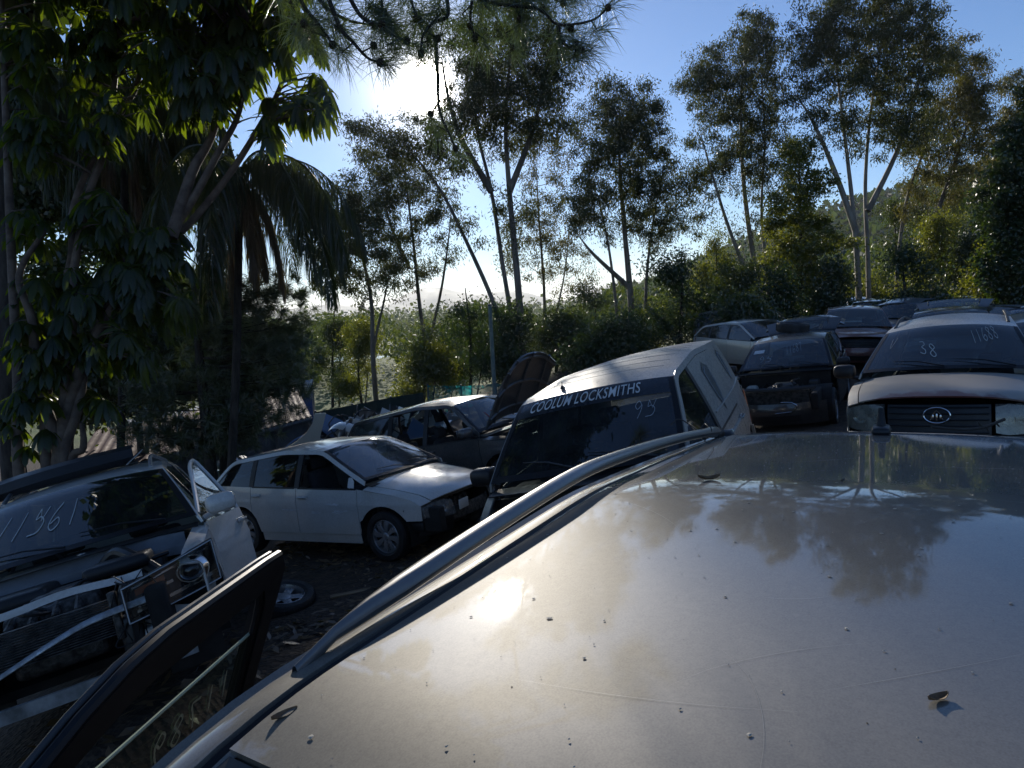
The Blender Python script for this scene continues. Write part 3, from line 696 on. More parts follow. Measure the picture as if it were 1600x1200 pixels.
for sg in (1, -1):
    m = MB()                                    # the drip channel and the outer roof flange
    X = lin(s.xr-.0, s.xc-.06, 64)
    def tp(x, v, dz=0.): q = s.top(x, sg*v); q[2] += dz; return q
    m.sheet(np.array([[tp(x, .868, -.004), tp(x, .872, -.014), tp(x, .90, -.014), tp(x, .905, -.003), tp(x, .93, .0), tp(x, .965, -.003), tp(x, 1.0, -.012)] for x in X]), .012)
    m.out('roof_flange', FORE, fore, sharp=60)
    m = MB(); m.sheet(np.array([[tp(x, .873, -.010), tp(x, .886, -.002), tp(x, .899, -.010)] for x in X]), .006); m.out('roof_moulding', SEAL, fore)
    X = lin(s.xt, s.xc-.004, 46); gg = []
    for x in X:
        d = abs(float(s.G(x+.01)-s.G(x-.01)))/.02; t_ = .05*min(math.sqrt(1+d*d), 3.2); zz = lin(max(float(s.G(x))-t_, float(s.belt(x))), float(s.G(x))-.002, 4)
        gg.append(np.stack([np.full(4, x), sg*s.side(np.full(4, x), zz), zz], 1))
    MB().sheet(np.array(gg), .02).out('pillar_frame', FORE, fore)
    # roof rail: a long low bow, oval in section, feet at both ends
    n = 34; X = lin(s.xr+.06, s.xw-.12, n); t = lin(0, 1, n); hgt = .052*np.clip(np.sin(np.pi*np.clip(t, .0, 1))**.42, 0, 1)
    ring = []; wd = .021*np.clip(np.sin(np.pi*np.clip(t, .012, .988))*3.2, .25, 1)
    for i in range(n):
        c = s.top(X[i], sg*.945)+np.array([0, 0, hgt[i]-.004]); ring.append([c+np.array([0, wd[i]*math.cos(a)*1.0, (.017+.006*(t[i] < .1))*math.sin(a)*min(1, .35+wd[i]/.021)]) for a in lin(0, 2*math.pi, 13)])
    rl = MB().grid(ring).out('roof_rail', paint('silver_rail_paint', (.17, .17, .17), .7, dust=.35, coatr=.14), fore)
    for xx in (X[1]+.03,): MB().box(s.top(xx, sg*.945)+np.array([0, 0, .010]), (.10, .026, .03), r=.012).out('rail_foot', BLK, rl)
c = s.top(s.xr+.27, 0.); m = MB(); m.box(c+np.array([0, 0, .012]), (.115, .06, .034), r=.016); ab = m.out('antenna_base', BLK, fore)
MB().tube([c+np.array([-.01, 0, .02]), c+np.array([-.022, 0, .055]), c+np.array([-.032, 0, .085])], [.017, .0115, .009], 12).out('antenna_stub', RUB, ab)
# open front door on the driver's side
hx, hy = .80, -float(s.side(.80, .6)); ANG = R(24); ca, sa = math.cos(ANG), math.sin(ANG)
def dr(g):
    g = np.asarray(g, float).copy(); x = g[..., 0]-hx; y = g[..., 1]-hy; g[..., 0] = ca*x-sa*y+hx; g[..., 1] = sa*x+ca*y+hy; return g
def dside(x, z, off=0.): 
    zb = float(s.belt(min(x, s.xc)))
    y = s.side(x, z) if z <= zb else s.side(x, zb)-.82*(s.side(x, zb)-s.side(x, z))
    return np.array([x, -(float(y)+off), z])
dB, dA = -.32, .79
dref = tuple(dr(np.array([[.35, .0, .7]]))[0])
xx = lin(dB, dA, 12); door = MB().sheet(dr([[dside(x, z) for z in lin(s.sill+.1, float(s.belt(x)), 12)] for x in xx]), .09, dref).out('front_door', FORE, fore)
dG = lambda x: min(float(s.G(x))-.006, 1.545)
m = MB()
def frame_pts(off_in, z_off=0.):
    pts = [dside(dB+.03+off_in, 1.0)]+[dside(dB+.025+off_in, z) for z in lin(1.05, dG(dB)-.10-off_in, 5)]
    pts += [dside(dB+.035+off_in, dG(dB)-.055-off_in), dside(dB+.07+off_in*.8, dG(dB)-.02-off_in)]
    pts += [dside(x, dG(x)-.018-off_in*1.1) for x in lin(dB+.13, dA-.03, 12) if dG(x) > s.belt(x)+.02]
    return np.array(pts)
A0, A1 = frame_pts(0.), frame_pts(.052); B0 = A0+np.array([0, .038, 0]); B1 = A1+np.array([0, .038, 0])
prof = lambda k: [A0[k], A0[k]*.7+A1[k]*.3-np.array([0, .004, 0]), A1[k], B1[k]+(A1[k]-A0[k])*.1, B0[k]*.6+B1[k]*.4, B0[k], A0[k]]
fr = MB().grid(dr([prof(k) for k in range(len(A0))])).out('window_frame', SEAL, door)
MB().tube(dr(A1*.35+B1*.65+(A1-A0)*.12), .0085, 8).out('rubber_seal', SEAL, fr); MB().tube(dr(A0*.3+B0*.7+(A0-A1)*.06), .010, 8).out('rubber_seal', SEAL, fr)
MB().tube(dr(A0*.85+B0*.15+(A0-A1)*.10), .006, 8).out('frame_trim', pbr('satin_black_trim', (.05, .05, .052), .25, rvar=.08), fr)
GD = glassm('door_glass', (.35, .42, .34), .16, (.22, .24, .16), .02)
def gz(x): return 1.36
gl_ = MB(); X = lin(dB+.05, dA-.1, 14); gg = np.array([[dside(x, z, -.02) for z in lin(.95, min(gz(x), dG(x)-.05), 6)] for x in X])
dg = mk('window_glass', *_gr(dr(gg)), GD, door)
MB().tube(dr([dside(x, min(gz(x), dG(x)-.05), -.02) for x in X]), .0035, 6).out('glass_edge', pbr('ground_glass_edge', (.42, .5, .36), .3), dg)
def dmap(x0, z0, h, sl): 
    return lambda a, b: dr(dside(x0+a*h, z0+b*h+sl*a*h, -.0235)[None])[0]
scrawl(dg, '11789', dmap(dB+.14, 1.255, .062, -.02), .045, YCHALK, 'glass_writing', adv=.9, slant=.1)
scrawl(dg, '0170', dmap(dB+.17, 1.165, .055, -.02), .05, YCHALK, 'glass_writing', adv=1.2, slant=.1)
MB().tube(dr([dside(dB+.02, 1.0, .004), dside(dA-.02, float(s.belt(dA))+.0, .004)]), .014, 8).out('window_seal', SEAL, door)
MB().box(dr(dside(dB+.13, .84, .02)[None])[0], (.17, .03, .04), rotm('z', ANG), r=.012).out('handle', FORE, door)
MB().box(dr(dside(.35, .72, -.12)[None])[0], (.8, .06, .4), rotm('z', ANG), r=.028).out('door_card', DRK, door)
# --- locksmith van
p, e, sc = POSE['van']; s = SH['van']; s.panelled = 1; s.mirmat = BLK; s.wsmat = WSG; s.bumpmat = BLK
van = car('delivery_van', s, p, e, 'leaning silver beige van with COOLUM LOCKSMITHS lettered across its windscreen', 'van', body=VANP, window=('front',), wheels='steel', miss=('bonnet', 'grille'))
engine_bay(van, s, 33)
ws = [o for o in van.children if o.name.startswith('windscreen')][0]
f = on_top(s, -.93, .93, .76, .985, .004); mk('sun_strip', *_gr([[f(a, b) for a in lin(0, 1, 21)] for b in lin(0, 1, 4)]), pbr('dark_tint_film', (.03, .035, .045), .25), ws)
f = on_top(s, -.76, .62, .795, .935, .013); lettering(ws, 'COOLUM LOCKSMITHS', f, WHT, 'lettering')
f = on_top(s, .50, 1.0, .50, .72, .006); scrawl(ws, '95', lambda a, b: f(.05+a*.30, b*.9), .022, CHALKG, 'glass_writing', slant=.2)
m = MB()
for k in range(7):                               # pressed ribs across the van roof
    x = s.xw-.35-k*.28; m.tube([s.top(x, v)-np.array([0, 0, .006]) for v in lin(-.8, .8, 15)], .0085, 8)
m.out('roof_rib', VANP, van)
c = s.top(s.xw-.12, -.45); m = MB(); m.lathe([(.024, 0), (.02, .014), (.006, .03)], 'z', 12, c); m.tube([c+np.array([0, 0, .02]), c+np.array([-.015, 0, .06])], .004, 6); m.out('antenna', BLK, van)
for sg in (1, -1):
    def sp(x, z, o=.004): return np.array([x, sg*(float(s.side(x, z))+o), z])
    sb = []                                      # shield badges with dark field
    for xc_, w_, zc_ in ((-.42, .20, 1.36), (-1.42, .15, 1.42)):
        pts = [(-1, .9), (-.45, 1.0), (0, 1.15), (.45, 1.0), (1, .9), (1, .1), (.75, -.5), (0, -1.3), (-.75, -.5), (-1, .1)]
        m = MB(); V = [sp(xc_+w_*.75*a, zc_+w_*b) for a, b in pts]+[sp(xc_, zc_)]; m.add(V, [(i, (i+1) % 10, 10) for i in range(10)]); m.out('shield_badge', pbr('dark_vinyl', (.05, .06, .06), .4), van, smooth=False)
        m = MB(); V = [sp(xc_+w_*.55*a, zc_+w_*.8*b, .006) for a, b in pts]; m.tube(np.array(V+[V[0]]), .004, 5); m.out('shield_outline', CHALKG, van)
    m = MB()
    for z in (.55, .92): m.tube([sp(x, z) for x in lin(s.xb+.45, s.dB, 8)], .016, 6)
    m.tube([sp(x, 1.18) for x in lin(s.xt+.1, s.dB-.1, 12)], .010, 6); m.out('side_rib', VANP, van)
# --- the white hatchback
p, e, sc = POSE['hatch']; s = SH['hatch']; s.wsmat = glassm('hatch_glass', (.22, .27, .28), .30, (.30, .34, .40), .02)
hat = car('hatchback', s, p, e, 'white hatchback seen from its side with front bumper stripped off, bonnet ajar', 'car', body=WP, miss=('front_bumper', 'mirror', 'grille'), window=('rear', 'quarter'), wheels='cap', scale=sc, headlens=glassm('hatch_lens', (.85, .87, .86), .35, (.5, .5, .48), .04), glass=glassm('dark_car_glass', (.10, .12, .12), .06))
m = MB()
g = np.array([s.front(lin(-.75, .75, 9), np.full(9, z))-np.array([.12, 0, 0]) for z in (.42, .50, .58)]); m.sheet(g, .05); m.out('crash_bar', ENG, hat)
engine_bay(hat, s, 5, bar=True, rad=False)
for sg in (1, -1):
    m = MB(); g = np.array([s.front(lin(.5, .98, 6)*sg, np.full(6, z))-np.array([.10, 0, 0]) for z in (.30, .42, .54, .60)]); m.sheet(g, .02); m.box((s.xn-.42, sg*.7, .42), (.25, .12, .12), r=.03); m.out('bumper_bracket', BLK, hat)
MB().box(s.front(np.array(-.34), np.array(.60))-np.array([.03, 0, 0]), (.02, .22, .12), rotm('z', .1), r=.01).out('mounting_plate', WP, hat)
x_ = s.dA-.10; MB().add([np.array([x_+dx, -(float(s.side(x_+dx, z))+.004), z]) for dx, z in ((-.06, .93), (.05, .92), (.04, 1.0), (-.0, 1.05), (-.06, 1.05))], [(0, 1, 2, 3, 4)]).out('mirror_mount', WP, hat, smooth=False)
r_ = random.Random(3)
for x0, z0, ln in ((.55, .73, .30), (.15, .62, .26), (.62, .63, .3), (-.35, .66, .5)):     # scraped paint marks on the doors
    for k in range(3):
        m = MB(); a = x0+r_.uniform(-.1, .1); z = z0+r_.uniform(-.012, .012); l = ln*r_.uniform(.3, .7); ww = .004+.004*r_.random(); n = 7
        m.grid([[np.array([a+l*(t-.5), -(float(s.side(a+l*(t-.5), z+q))+.003), z+q+.006*math.sin(t*9)]) for t in lin(0, 1, n)] for q in (-ww, ww)]); m.out('scrape_mark', pbr('bare_scratched_paint', (.8, .8, .78), .6), hat)
# --- charcoal four wheel drive without its door glass
p, e, sc = POSE['dark']; s = SH['dark']; s.wsmat = WSG
dk = car('off_road_wagon', s, p, e, 'charcoal four wheel drive wagon with side glass gone, bonnet raised, behind the white hatchback', 'car', body=CHARC, miss=('glass_right', 'glass_left', 'grille'), window=('quarter',), open_bonnet=62, wheels='steel')
engine_bay(dk, s, 8)
f = on_top(s, -.55, -.2, .25, .5, .006); scrawl(dk, '17', f, .03, pbr('red_paint_pen', (.5, .03, .03), .7), 'glass_writing')
# --- grey and maroon four wheel drive, right
p, e, sc = POSE['gw']; s = SH['gw']; s.lh = .27; s.wsmat = WSG; s.bumpmat = pbr('faded_bumper_plastic', (.07, .07, .072), .5, bump=.1); s.mirmat = BLK
FADE = newmat('faded_maroon_bonnet'); b = N(FADE, 'ShaderNodeBsdfPrincipled'); o = N(FADE, 'ShaderNodeOutputMaterial'); L(FADE, b.outputs[0], o.inputs[0])
t = N(FADE, 'ShaderNodeTexCoord'); sx = N(FADE, 'ShaderNodeSeparateXYZ'); L(FADE, t.outputs['Object'], sx.inputs[0]); nn = N(FADE, 'ShaderNodeTexNoise', i_Scale=4., i_Detail=8.); L(FADE, t.outputs['Object'], nn.inputs['Vector'])
ad = N(FADE, 'ShaderNodeMath', operation='MULTIPLY_ADD'); L(FADE, nn.outputs[0], ad.inputs[0]); ad.inputs[1].default_value = .35; L(FADE, sx.outputs[0], ad.inputs[2])
mr = N(FADE, 'ShaderNodeMapRange'); mr.inputs[1].default_value = 2.35; mr.inputs[2].default_value = 2.45; L(FADE, ad.outputs[0], mr.inputs[0])
L(FADE, ramp(FADE, mr.outputs[0], [(0, (.27, .245, .21)), (.5, (.15, .065, .05)), (1, (.13, .036, .026))]), b.inputs['Base Color']); b.inputs['Roughness'].default_value = .55; b.inputs['Coat Weight'].default_value = .35; b.inputs['Coat Roughness'].default_value = .25
gw = car('four_wheel_drive', s, p, e, 'grey four wheel drive with maroon bonnet edge, oval badge, 11688 penned on its windscreen', 'car', body=SILV, roofmat=paint('dusty_silver_roof', (.50, .50, .48), .1, dust=.8, dcol=(.5, .48, .42), coat=.5, coatr=.2), bonnetmat=FADE, fendermat=FADE, rails=True,
         headlens=glassm('fogged_lens', (.75, .74, .62), .8, (.40, .385, .30), .15))
ws = [o for o in gw.children if o.name.startswith('windscreen')][0]
f = on_top(s, 0, 1, 0, 1, .006)
scrawl(ws, '11688', lambda a, b: f(.34+a*.088, .52+b*.30+a*.035), .03, CHALK, 'glass_writing', slant=-.5)
scrawl(ws, 'V', lambda a, b: f(-.78+a*.12, .52+b*.25), .03, CHALKG, 'glass_writing'); scrawl(ws, '38', lambda a, b: f(-.32+a*.17, .36+b*.25-a*.09), .035, CHALK, 'glass_writing', slant=-.4)
mk('paper_sticker', *_gr([[on_top(s, 0, 1, 0, 1, -.01)(a, b) for a in (-.52, -.14)] for b in (.56, .66)]), PAPER, ws)
c = s.front(np.array(0.), np.array(s.zhn-.165))+np.array([.02, 0, 0]); a = lin(0, 2*math.pi, 33)
em = MB().tube(np.stack([np.full(33, c[0]), c[1]+.105*np.cos(a), c[2]+.072*np.sin(a)], 1), .009, 8, caps=False).out('badge', CHR, gw)
m = MB()                                        # arched gate shape inside the ring
for yy in (-.030, 0, .030): m.box(c+np.array([0, yy, -.018]), (.014, .016, .05+.02*(yy == 0)), r=.004)
m.tube([c+np.array([0, -.05, -.045]), c+np.array([0, -.03, .01]), c+np.array([0, 0, .045]), c+np.array([0, .03, .01]), c+np.array([0, .05, -.045])], .007, 6); m.out('badge_arch', CHR, em)
# --- wrecked black SUV with raised tailgate
p, e, sc = POSE['blk']; s = SH['blk']; s.wsmat = WSG; s.mirmat = BLK; s.bumpmat = BLKP
bk = car('sport_utility', s, p, e, 'wrecked black SUV with bonnet gone, tailgate raised and a tyre on its roof', 'car', body=BLKP, roofmat=CHARC, miss=('bonnet', 'headlight', 'grille', 'fender_left'), open_tail=80)
engine_bay(bk, s, 12)
ws = [o for o in bk.children if o.name.startswith('windscreen')][0]; f = on_top(s, 0, 1, 0, 1, .006)
scrawl(ws, '11687', lambda a, b: f(.02+a*.10, .45+b*.30+a*.03), .04, CHALKG, 'glass_writing', slant=-.4)
scrawl(ws, '95', lambda a, b: f(-.6+a*.2, .25+b*.2), .04, CHALKG, 'glass_writing'); mk('paper_sticker', *_gr([[f(a, b) for a in (-.82, -.55)] for b in (.58, .70)]), PAPER, ws)
g = np.array([s.front(np.array(a), np.array(z))+np.array([.02, 0, 0]) for a, z in ((.12, .665), (.30, .66), (.34, .655), (.44, .60), (.445, .58), (.36, .50), (.33, .49), (.0, .47))]); MB().tube(g, .008, 6).out('grille_trim', CHR, bk)
m = MB(); x_ = s.xr+.0
def tyre_thing(name, c, rot_, r, w_, label, group=None, rim=True, cat__='tyre'):
    o = empty(name, c, rot_, label, cat__, group); m = MB(); h = w_/2; ri = r*.64
    m.lathe([(ri, -h*.8), (r*.74, -h), (r*.93, -h*.96), (r*.985, -h*.72), (r, -h*.35), (r, h*.35), (r*.985, h*.72), (r*.93, h*.96), (r*.74, h), (ri, h*.8), (ri*.98, 0), (ri, -h*.8)], 'z', 40)
    for i in range(40):
        a = i*math.pi/20; m.tube([(r*.999*math.cos(a), r*.999*math.sin(a), -h*.6), (r*1.002*math.cos(a+.05), r*1.002*math.sin(a+.05), 0), (r*.999*math.cos(a), r*.999*math.sin(a), h*.6)], .006, 4)
    m.out('tread', RUB, o)
    if rim:
        m = MB(); m.lathe([(ri, h*.8), (ri*.97, h*.86), (ri*.92, h*.6), (ri*.9, -h*.2), (ri*.88, -h*.7)], 'z', 40)
        for i in range(5):
            a = i*2*math.pi/5; d = np.array([math.cos(a), math.sin(a), 0]); q = np.array([-math.sin(a), math.cos(a), 0])
            m.grid([[d*ri*k-q*ww+np.array([0, 0, h*.5]), d*ri*k+np.array([0, 0, h*.56]), d*ri*k+q*ww+np.array([0, 0, h*.5])] for k, ww in ((.1, .05), (.5, .04), (.95, .05))])
        m.lathe([(.07, h*.4), (.07, h*.58), (.05, h*.64), (.001, h*.64)], 'z', 20); m.out('rim', STL, o)
    return o
c = rmat(e)@(s.top(-1.05, -.1)+np.array([0, 0, .115]))+np.array(p); tyre_thing('tyre', c, (e[0], e[1], .4), .345, .22, 'black tyre lying flat on the roof of the wrecked black SUV', rim=False)
# --- white off-roader at the left with its nose stripped
p, e, sc = POSE['mux']; s = SH['mux']; s.wsmat = glassm('mux_glass', (.16, .20, .20), .10, (.16, .19, .19), .012); s.barmat = WP
s.nb = .30
mx_ = car('off_road_wagon', s, p, e, 'white off-road wagon with its nose stripped to radiator and headlight, 1561 penned on the windscreen', 'car', body=WP,
          miss=('bonnet', 'front_bumper', 'grille', 'headlight_left', 'wheels'), rails=False)
ws = [o for o in mx_.children if o.name.startswith('windscreen')][0]; f = on_top(s, 0, 1, 0, 1, .006)
dr_ = [o for o in mx_.children if o.name.startswith('front_door') and max(v.co.y for v in o.data.vertices) > .5][0]
th = R(-16); hx2, hy2 = s.dA, float(s.side(s.dA, .7)); dr_.rotation_euler = (0, 0, th); dr_.location = (hx2-(math.cos(th)*hx2-math.sin(th)*hy2), hy2-(math.sin(th)*hx2+math.cos(th)*hy2), 0)
wp_ = [(s.dB+.03, z) for z in lin(float(s.belt(s.dB)), float(s.G(s.dB))-.07, 5)]+[(x, float(s.G(x))-.03) for x in lin(s.dB+.06, s.dA-.02, 12) if float(s.G(x)) > float(s.belt(x))+.03]
MB().tube([np.array([x, float(s.side(x, z))-.01, z]) for x, z in wp_], .018, 8).out('window_frame', WP, dr_)
scrawl(ws, '11561', lambda a, b: f(-.66+a*.175, .36+b*.38), .026, CHALK, 'glass_writing', adv=.9, slant=.2)
for sg in (1, -1):
    m = MB(); X = lin(s.xr+.15, s.xw-.16, 18); pts = np.array([s.top(x, sg*.86) for x in X]); pts[:, 2] += .06*np.clip(8*np.minimum(lin(0, 1, 18), 1-lin(0, 1, 18)), 0, 1); m.tube(pts, .017, 8); m.out('roof_rail', ALU, mx_)
engine_bay(mx_, s, 21, bar=False, rad=False)
# its left headlight hangs forward on the wing
def hp_(a, b, o=0.):    # a across 0..1 (inner to outer), b up
    v = .50+.53*a; z = s.zhn-.30+.05*a+b*(.20+.05*a); x = s.xn+.02-s.nb*abs(v)**2.2-.13*a*a+o
    return np.array([x, v*s.W/2, z])
m = MB(); m.sheet(np.array([[hp_(a, b, -.13) for a in lin(0, 1, 9)] for b in lin(-.05, 1.05, 4)]), .02)
for aa in (0, 1): m.sheet(np.array([[hp_(aa, b, o) for o in (-.13, -.0)] for b in lin(-.05, 1.05, 4)]), .01)
for bb in (-.05, 1.05): m.sheet(np.array([[hp_(a, bb, o) for o in (-.13, .0)] for a in lin(0, 1, 9)]), .01)
hl = m.out('headlight', BLK, mx_)
mk('lens', *_gr([[hp_(a, b, .012*math.sin(a*3)) for a in lin(0, 1, 13)] for b in lin(-.04, 1.04, 7)]), glassm('clear_lens', (.9, .92, .91), .05, (.4, .42, .42), .03), hl)
m = MB(); c0 = hp_(.70, .54, -.03)
rg = lambda r, o: np.array([c0+np.array([o, r*math.cos(a), r*.86*math.sin(a)]) for a in lin(0, 2*math.pi, 33)])
for r, o, w_ in ((.082, .0, .004), (.112, -.045, .003)): m.tube(rg(r, o), w_, 6, caps=False)
m.grid([rg(.082, .0), rg(.070, -.03), rg(.058, -.035)]); m.grid([rg(.112, -.045), rg(.095, -.02), rg(.082, 0)]); m.out('lamp_ring', CHR, hl)
MB().add(np.concatenate([rg(.058, -.02)[:-1], [c0+np.array([.015, 0, 0])]]), [(i, (i+1) % 32, 32) for i in range(32)]).out('projector', glassm('projector_glass', (.1, .11, .12), .02), hl)
m = MB()
for b0, b1 in ((.12, .22), (.50, .58), (.86, .92)): m.sheet(np.array([[hp_(a, b, -.05) for a in lin(.08, .98 if b0 > .8 or b0 < .2 else .5, 8)] for b in (b0, b1)]), .01)
m.out('light_bar', CHR, hl)
ol = [hp_(a, -.04, .01) for a in lin(0, 1, 9)]+[hp_(1, b, .012) for b in lin(0, 1, 5)]+[hp_(a, 1.04, .012) for a in lin(1, 0, 9)]+[hp_(0, b, .01) for b in lin(1, -.04, 5)]; MB().tube(ol, .004, 6).out('lens_rim', pbr('clear_plastic_edge', (.6, .62, .62), .15), hl)
mk('indicator', *_gr([[hp_(a, b, -.06) for a in lin(.1, .42, 5)] for b in (.62, .82)]), AMB, hl); mk('reflector', *_gr([[hp_(a, b, -.06) for a in lin(.1, .42, 5)] for b in (.25, .48)]), CHR, hl)
# radiator pack, bent support rails, crash bar
yy = lin(-.72, .60, 15)
m = MB(); m.sheet(np.array([[np.array([s.xn-.22+.03*(1-(y/.7)**2)+dx, y, .985+dz+.012*math.sin(y*9)]) for y in yy] for dx, dz in ((-.05, .02), (-.01, .022), (.0, .0), (.003, -.035-.02*math.sin(3*1.3)))]), .006); m.out('support_rail', WP, mx_)
m = MB()
for i in range(15): m.box((s.xn-.20, -.12, .66+i*.0155), (.05, 1.02, .0075), r=.003)
m.box((s.xn-.20, .41, .77), (.07, .05, .30), r=.01); m.box((s.xn-.20, -.66, .77), (.07, .05, .30), r=.01); m.out('intercooler', ENG, mx_)
pts = cat([(s.xn-.12, -.75, .58), (s.xn-.02, -.35, .62), (s.xn-.05, .05, .74), (s.xn-.08, .3, .80), (s.xn-.10, .62, .82)], 5); rw = lin(.35, .8, len(pts))[:, None]
m = MB(); m.grid([pts+np.array([dx, 0, dz])*rw for dx, dz in ((0, -.03), (.015, -.022), (.015, .0), (0, .03), (-.01, 0), (0, -.03))]); m.out('bent_rail', ALU, mx_)
m = MB(); m.sheet(np.array([[np.array([s.xn-.10-.12*abs(y)**2, y, z]) for y in lin(-.8, .8, 13)] for z in (.38, .41, .44, .46)]), .04); m.out('crash_bar', pbr('grimy_white_steel', (.34, .34, .33), .6, col2=(.12, .12, .11)), mx_)
m = MB(); m.sheet(np.array([[np.array([s.xn-.30, y, z+.02*math.sin(y*20)]) for y in lin(.45, .86, 7)] for z in lin(.45, .68, 6)]), .01); m.box((s.xn-.24, .62, .56), (.1, .22, .14), r=.03); m.out('inner_panel', WP, mx_)
m = MB(); m.tube(cat([(s.xn-.26, .50, .95), (s.xn-.18, .47, .85), (s.xn-.2, .5, .7), (s.xn-.22, .46, .5)], 6), .035, 8); m.box((s.xn-.24, .47, .6), (.12, .14, .3), r=.03)
rr = random.Random(2)
for k in range(14):
    q0 = np.array([s.xn-.18, rr.uniform(.35, .62), rr.uniform(.6, 1.02)]); m.tube(cat([q0, q0+np.array([.06, rr.uniform(-.1, .1), rr.uniform(-.12, .05)]), q0+np.array([.02, rr.uniform(-.15, .15), rr.uniform(-.2, 0)])], 5), .004, 5)
m.out('wiring', BLK, mx_)
m = MB(); m.sheet(np.array([[np.array([s.xc+.10+dx, y, 1.10-dz+.05*(1-(y/.8)**2)]) for y in lin(-.8, .8, 13)] for dx, dz in ((0, 0), (.06, .0), (.07, .05), (.12, .1), (.13, .16))]), .01); m.out('firewall_panel', pbr('grey_primer', (.16, .17, .18), .5), mx_)
m = MB()
for y in (.1, -.45): m.lathe([(.03, .0), (.03, .008), (.012, .01), (.002, .01)], 'z', 14, (s.xc+.14, y, 1.155))
m.out('grommet', ALU, mx_)
m = MB(); m.box((s.xc+.48, .38, 1.02), (.35, .42, .10), r=.04); m.tube(cat([(s.xc+.2, .2, 1.0), (s.xc+.3, .35, 1.10), (s.xc+.5, .5, 1.02), (s.xc+.6, .62, .9)], 6), .045, 10); m.box((s.xc+.35, -.3, .98), (.5, .5, .12), r=.05); m.out('air_box', BLK, mx_)
# black bumper skin lying on its roof
def local(k, q): p, e, sc = POSE[k]; return rmat(e)@np.array(q, float)*sc+np.array(p)
p, e, sc = POSE['mux']; br = empty('loose_bumper', p, e, 'long black bumper skin lying across the roof of the white off-road wagon', 'car bumper')
g = []
for y in lin(-.95, .42, 18):
    x = s.xw-.38-.22*((y+.25)/.7)**2; z = float(s.top(x, min(.9, max(-.9, y/.75)))[2]); g.append([np.array([x-.10, y, z+.015]), np.array([x+.02, y, z+.02]), np.array([x+.07, y, z+.07]), np.array([x+.05, y, z+.15]), np.array([x-.03, y, z+.19]), np.array([x-.1, y, z+.18])])
MB().sheet(g, .006, ref=tuple(np.array(g).mean((0, 1))-np.array([.2, 0, 0]))).out('bumper_skin', BLK, br)
MB().sheet(np.array([[np.array([s.xw-.50+dx, .36+.05*k, s.zw+.14+.03*k-dx*.2]) for dx in (0, .06, .12)] for k in range(4)]), .006).out('sunlit_tip', ALU, br)  # pale metal sheet stands in for sunlight on the bumper's tip
# tyre on the ground in front of the hatchback
q = P(440, 893, 7.0); zz = float(tz(q[0], q[1])); tyre_thing('car_wheel', (q[0], q[1], zz+.12), (.12, .10, .3), .31, .20, 'worn tyre with silver alloy rim lying flat on the leaf litter', cat__='wheel')
print('wheel ground', q, zz)
# ------------------------------------------------------------------ cars further back
def place(px, d, yaw, py=520, dz=0.):
    q = P(px, py, d); x, y = q[0], q[1]; z = float(tz(x, y)); a = R(yaw); e = .8
    fx = (float(tz(x+math.cos(a)*e, y+math.sin(a)*e))-float(tz(x-math.cos(a)*e, y-math.sin(a)*e)))/(2*e)
    fy = (float(tz(x-math.sin(a)*e, y+math.cos(a)*e))-float(tz(x+math.sin(a)*e, y-math.cos(a)*e)))/(2*e)
    return (x, y, z+dz), (math.atan(fy), -math.atan(fx), a)
REDP = paint('dull_red_paint', (.16, .035, .03), .2, dust=.5); BLUP = paint('blue_paint', (.06, .12, .24), .4, dust=.3); GRN = paint('grey_green_paint', (.14, .16, .15), .4, dust=.5)
BGC = [
 ('sport_utility', 'blk', 1333, 20.0, -113, REDP, {}, 'dull red SUV facing forward beyond the black wreck with the tyre on top'),
 ('estate_car', 'hatch', 1180, 20.5, -72, SILV, {}, 'silver car between the leaning van and the black wreck, its side toward the camera'),
 ('estate_car', 'dark', 1185, 25.0, -40, GRN, {}, 'grey green wagon behind the silver car beside the leaning van'),
 ('van', 'van', 1368, 27.0, -128, WP, {}, 'white van with open dark windows in the gap left of the penned windscreen'),
 ('sport_utility', 'gw', 1408, 24.0, -140, BLUEG, dict(open_tail=74), 'blue grey SUV with tailgate raised left above the grey four wheel drive'),
 ('sport_utility', 'blk', 1487, 15.6, -125, BLKP, dict(open_tail=72), 'black SUV with arched raised tailgate directly behind the grey four wheel drive'),
 ('hatchback', 'hatch', 1560, 21.5, -150, SILV, dict(open_bonnet=14), 'pale silver hatchback with crumpled lifted bonnet at the back right'),
 ('hatchback', 'hatch', 1625, 17.0, -135, BLUP, {}, 'blue hatchback at the far right edge behind the grey four wheel drive'),
 ('sport_utility', 'gw', 1345, 33.0, -100, GRN, {}, 'grey SUV roof showing beyond the dull red SUV'),
 ('hatchback', 'hatch', 1522, 36.0, -60, CHARC, {}, 'dark hatchback farthest back under the trees at right'),
 ('sport_utility', 'dark', 1590, 33.0, -120, WP, {}, 'white four wheel drive far back at the right edge under the trees'),
 ('hatchback', 'hatch', 1235, 30.0, -65, BLKP, dict(open_tail=80), 'dark hatchback with raised tailgate far behind the black wreck'),
 ('hatchback', 'hatch', 1440, 30.0, -150, SILV, {}, 'silver hatchback glimpsed between the two raised tailgates'),
 ('sport_utility', 'gw', 1655, 9.6, -124, GRN, {}, 'grey green SUV at the right edge beside the grey four wheel drive'),
 ('hatchback', 'hatch', 462, 17.0, -15, WP, dict(open_tail=85), 'white hatchback with tailgate up beyond the white bonnet-ajar hatchback'),
 ('hatchback', 'hatch', 392, 15.5, -25, BLUP, dict(open_bonnet=40), 'blue hatchback with bonnet raised in front of the long shed'),
 ('estate_car', 'dark', 330, 13.2, -30, BLKP, dict(), 'black wagon in shade between the pine trunk and the white hatchback'),
]
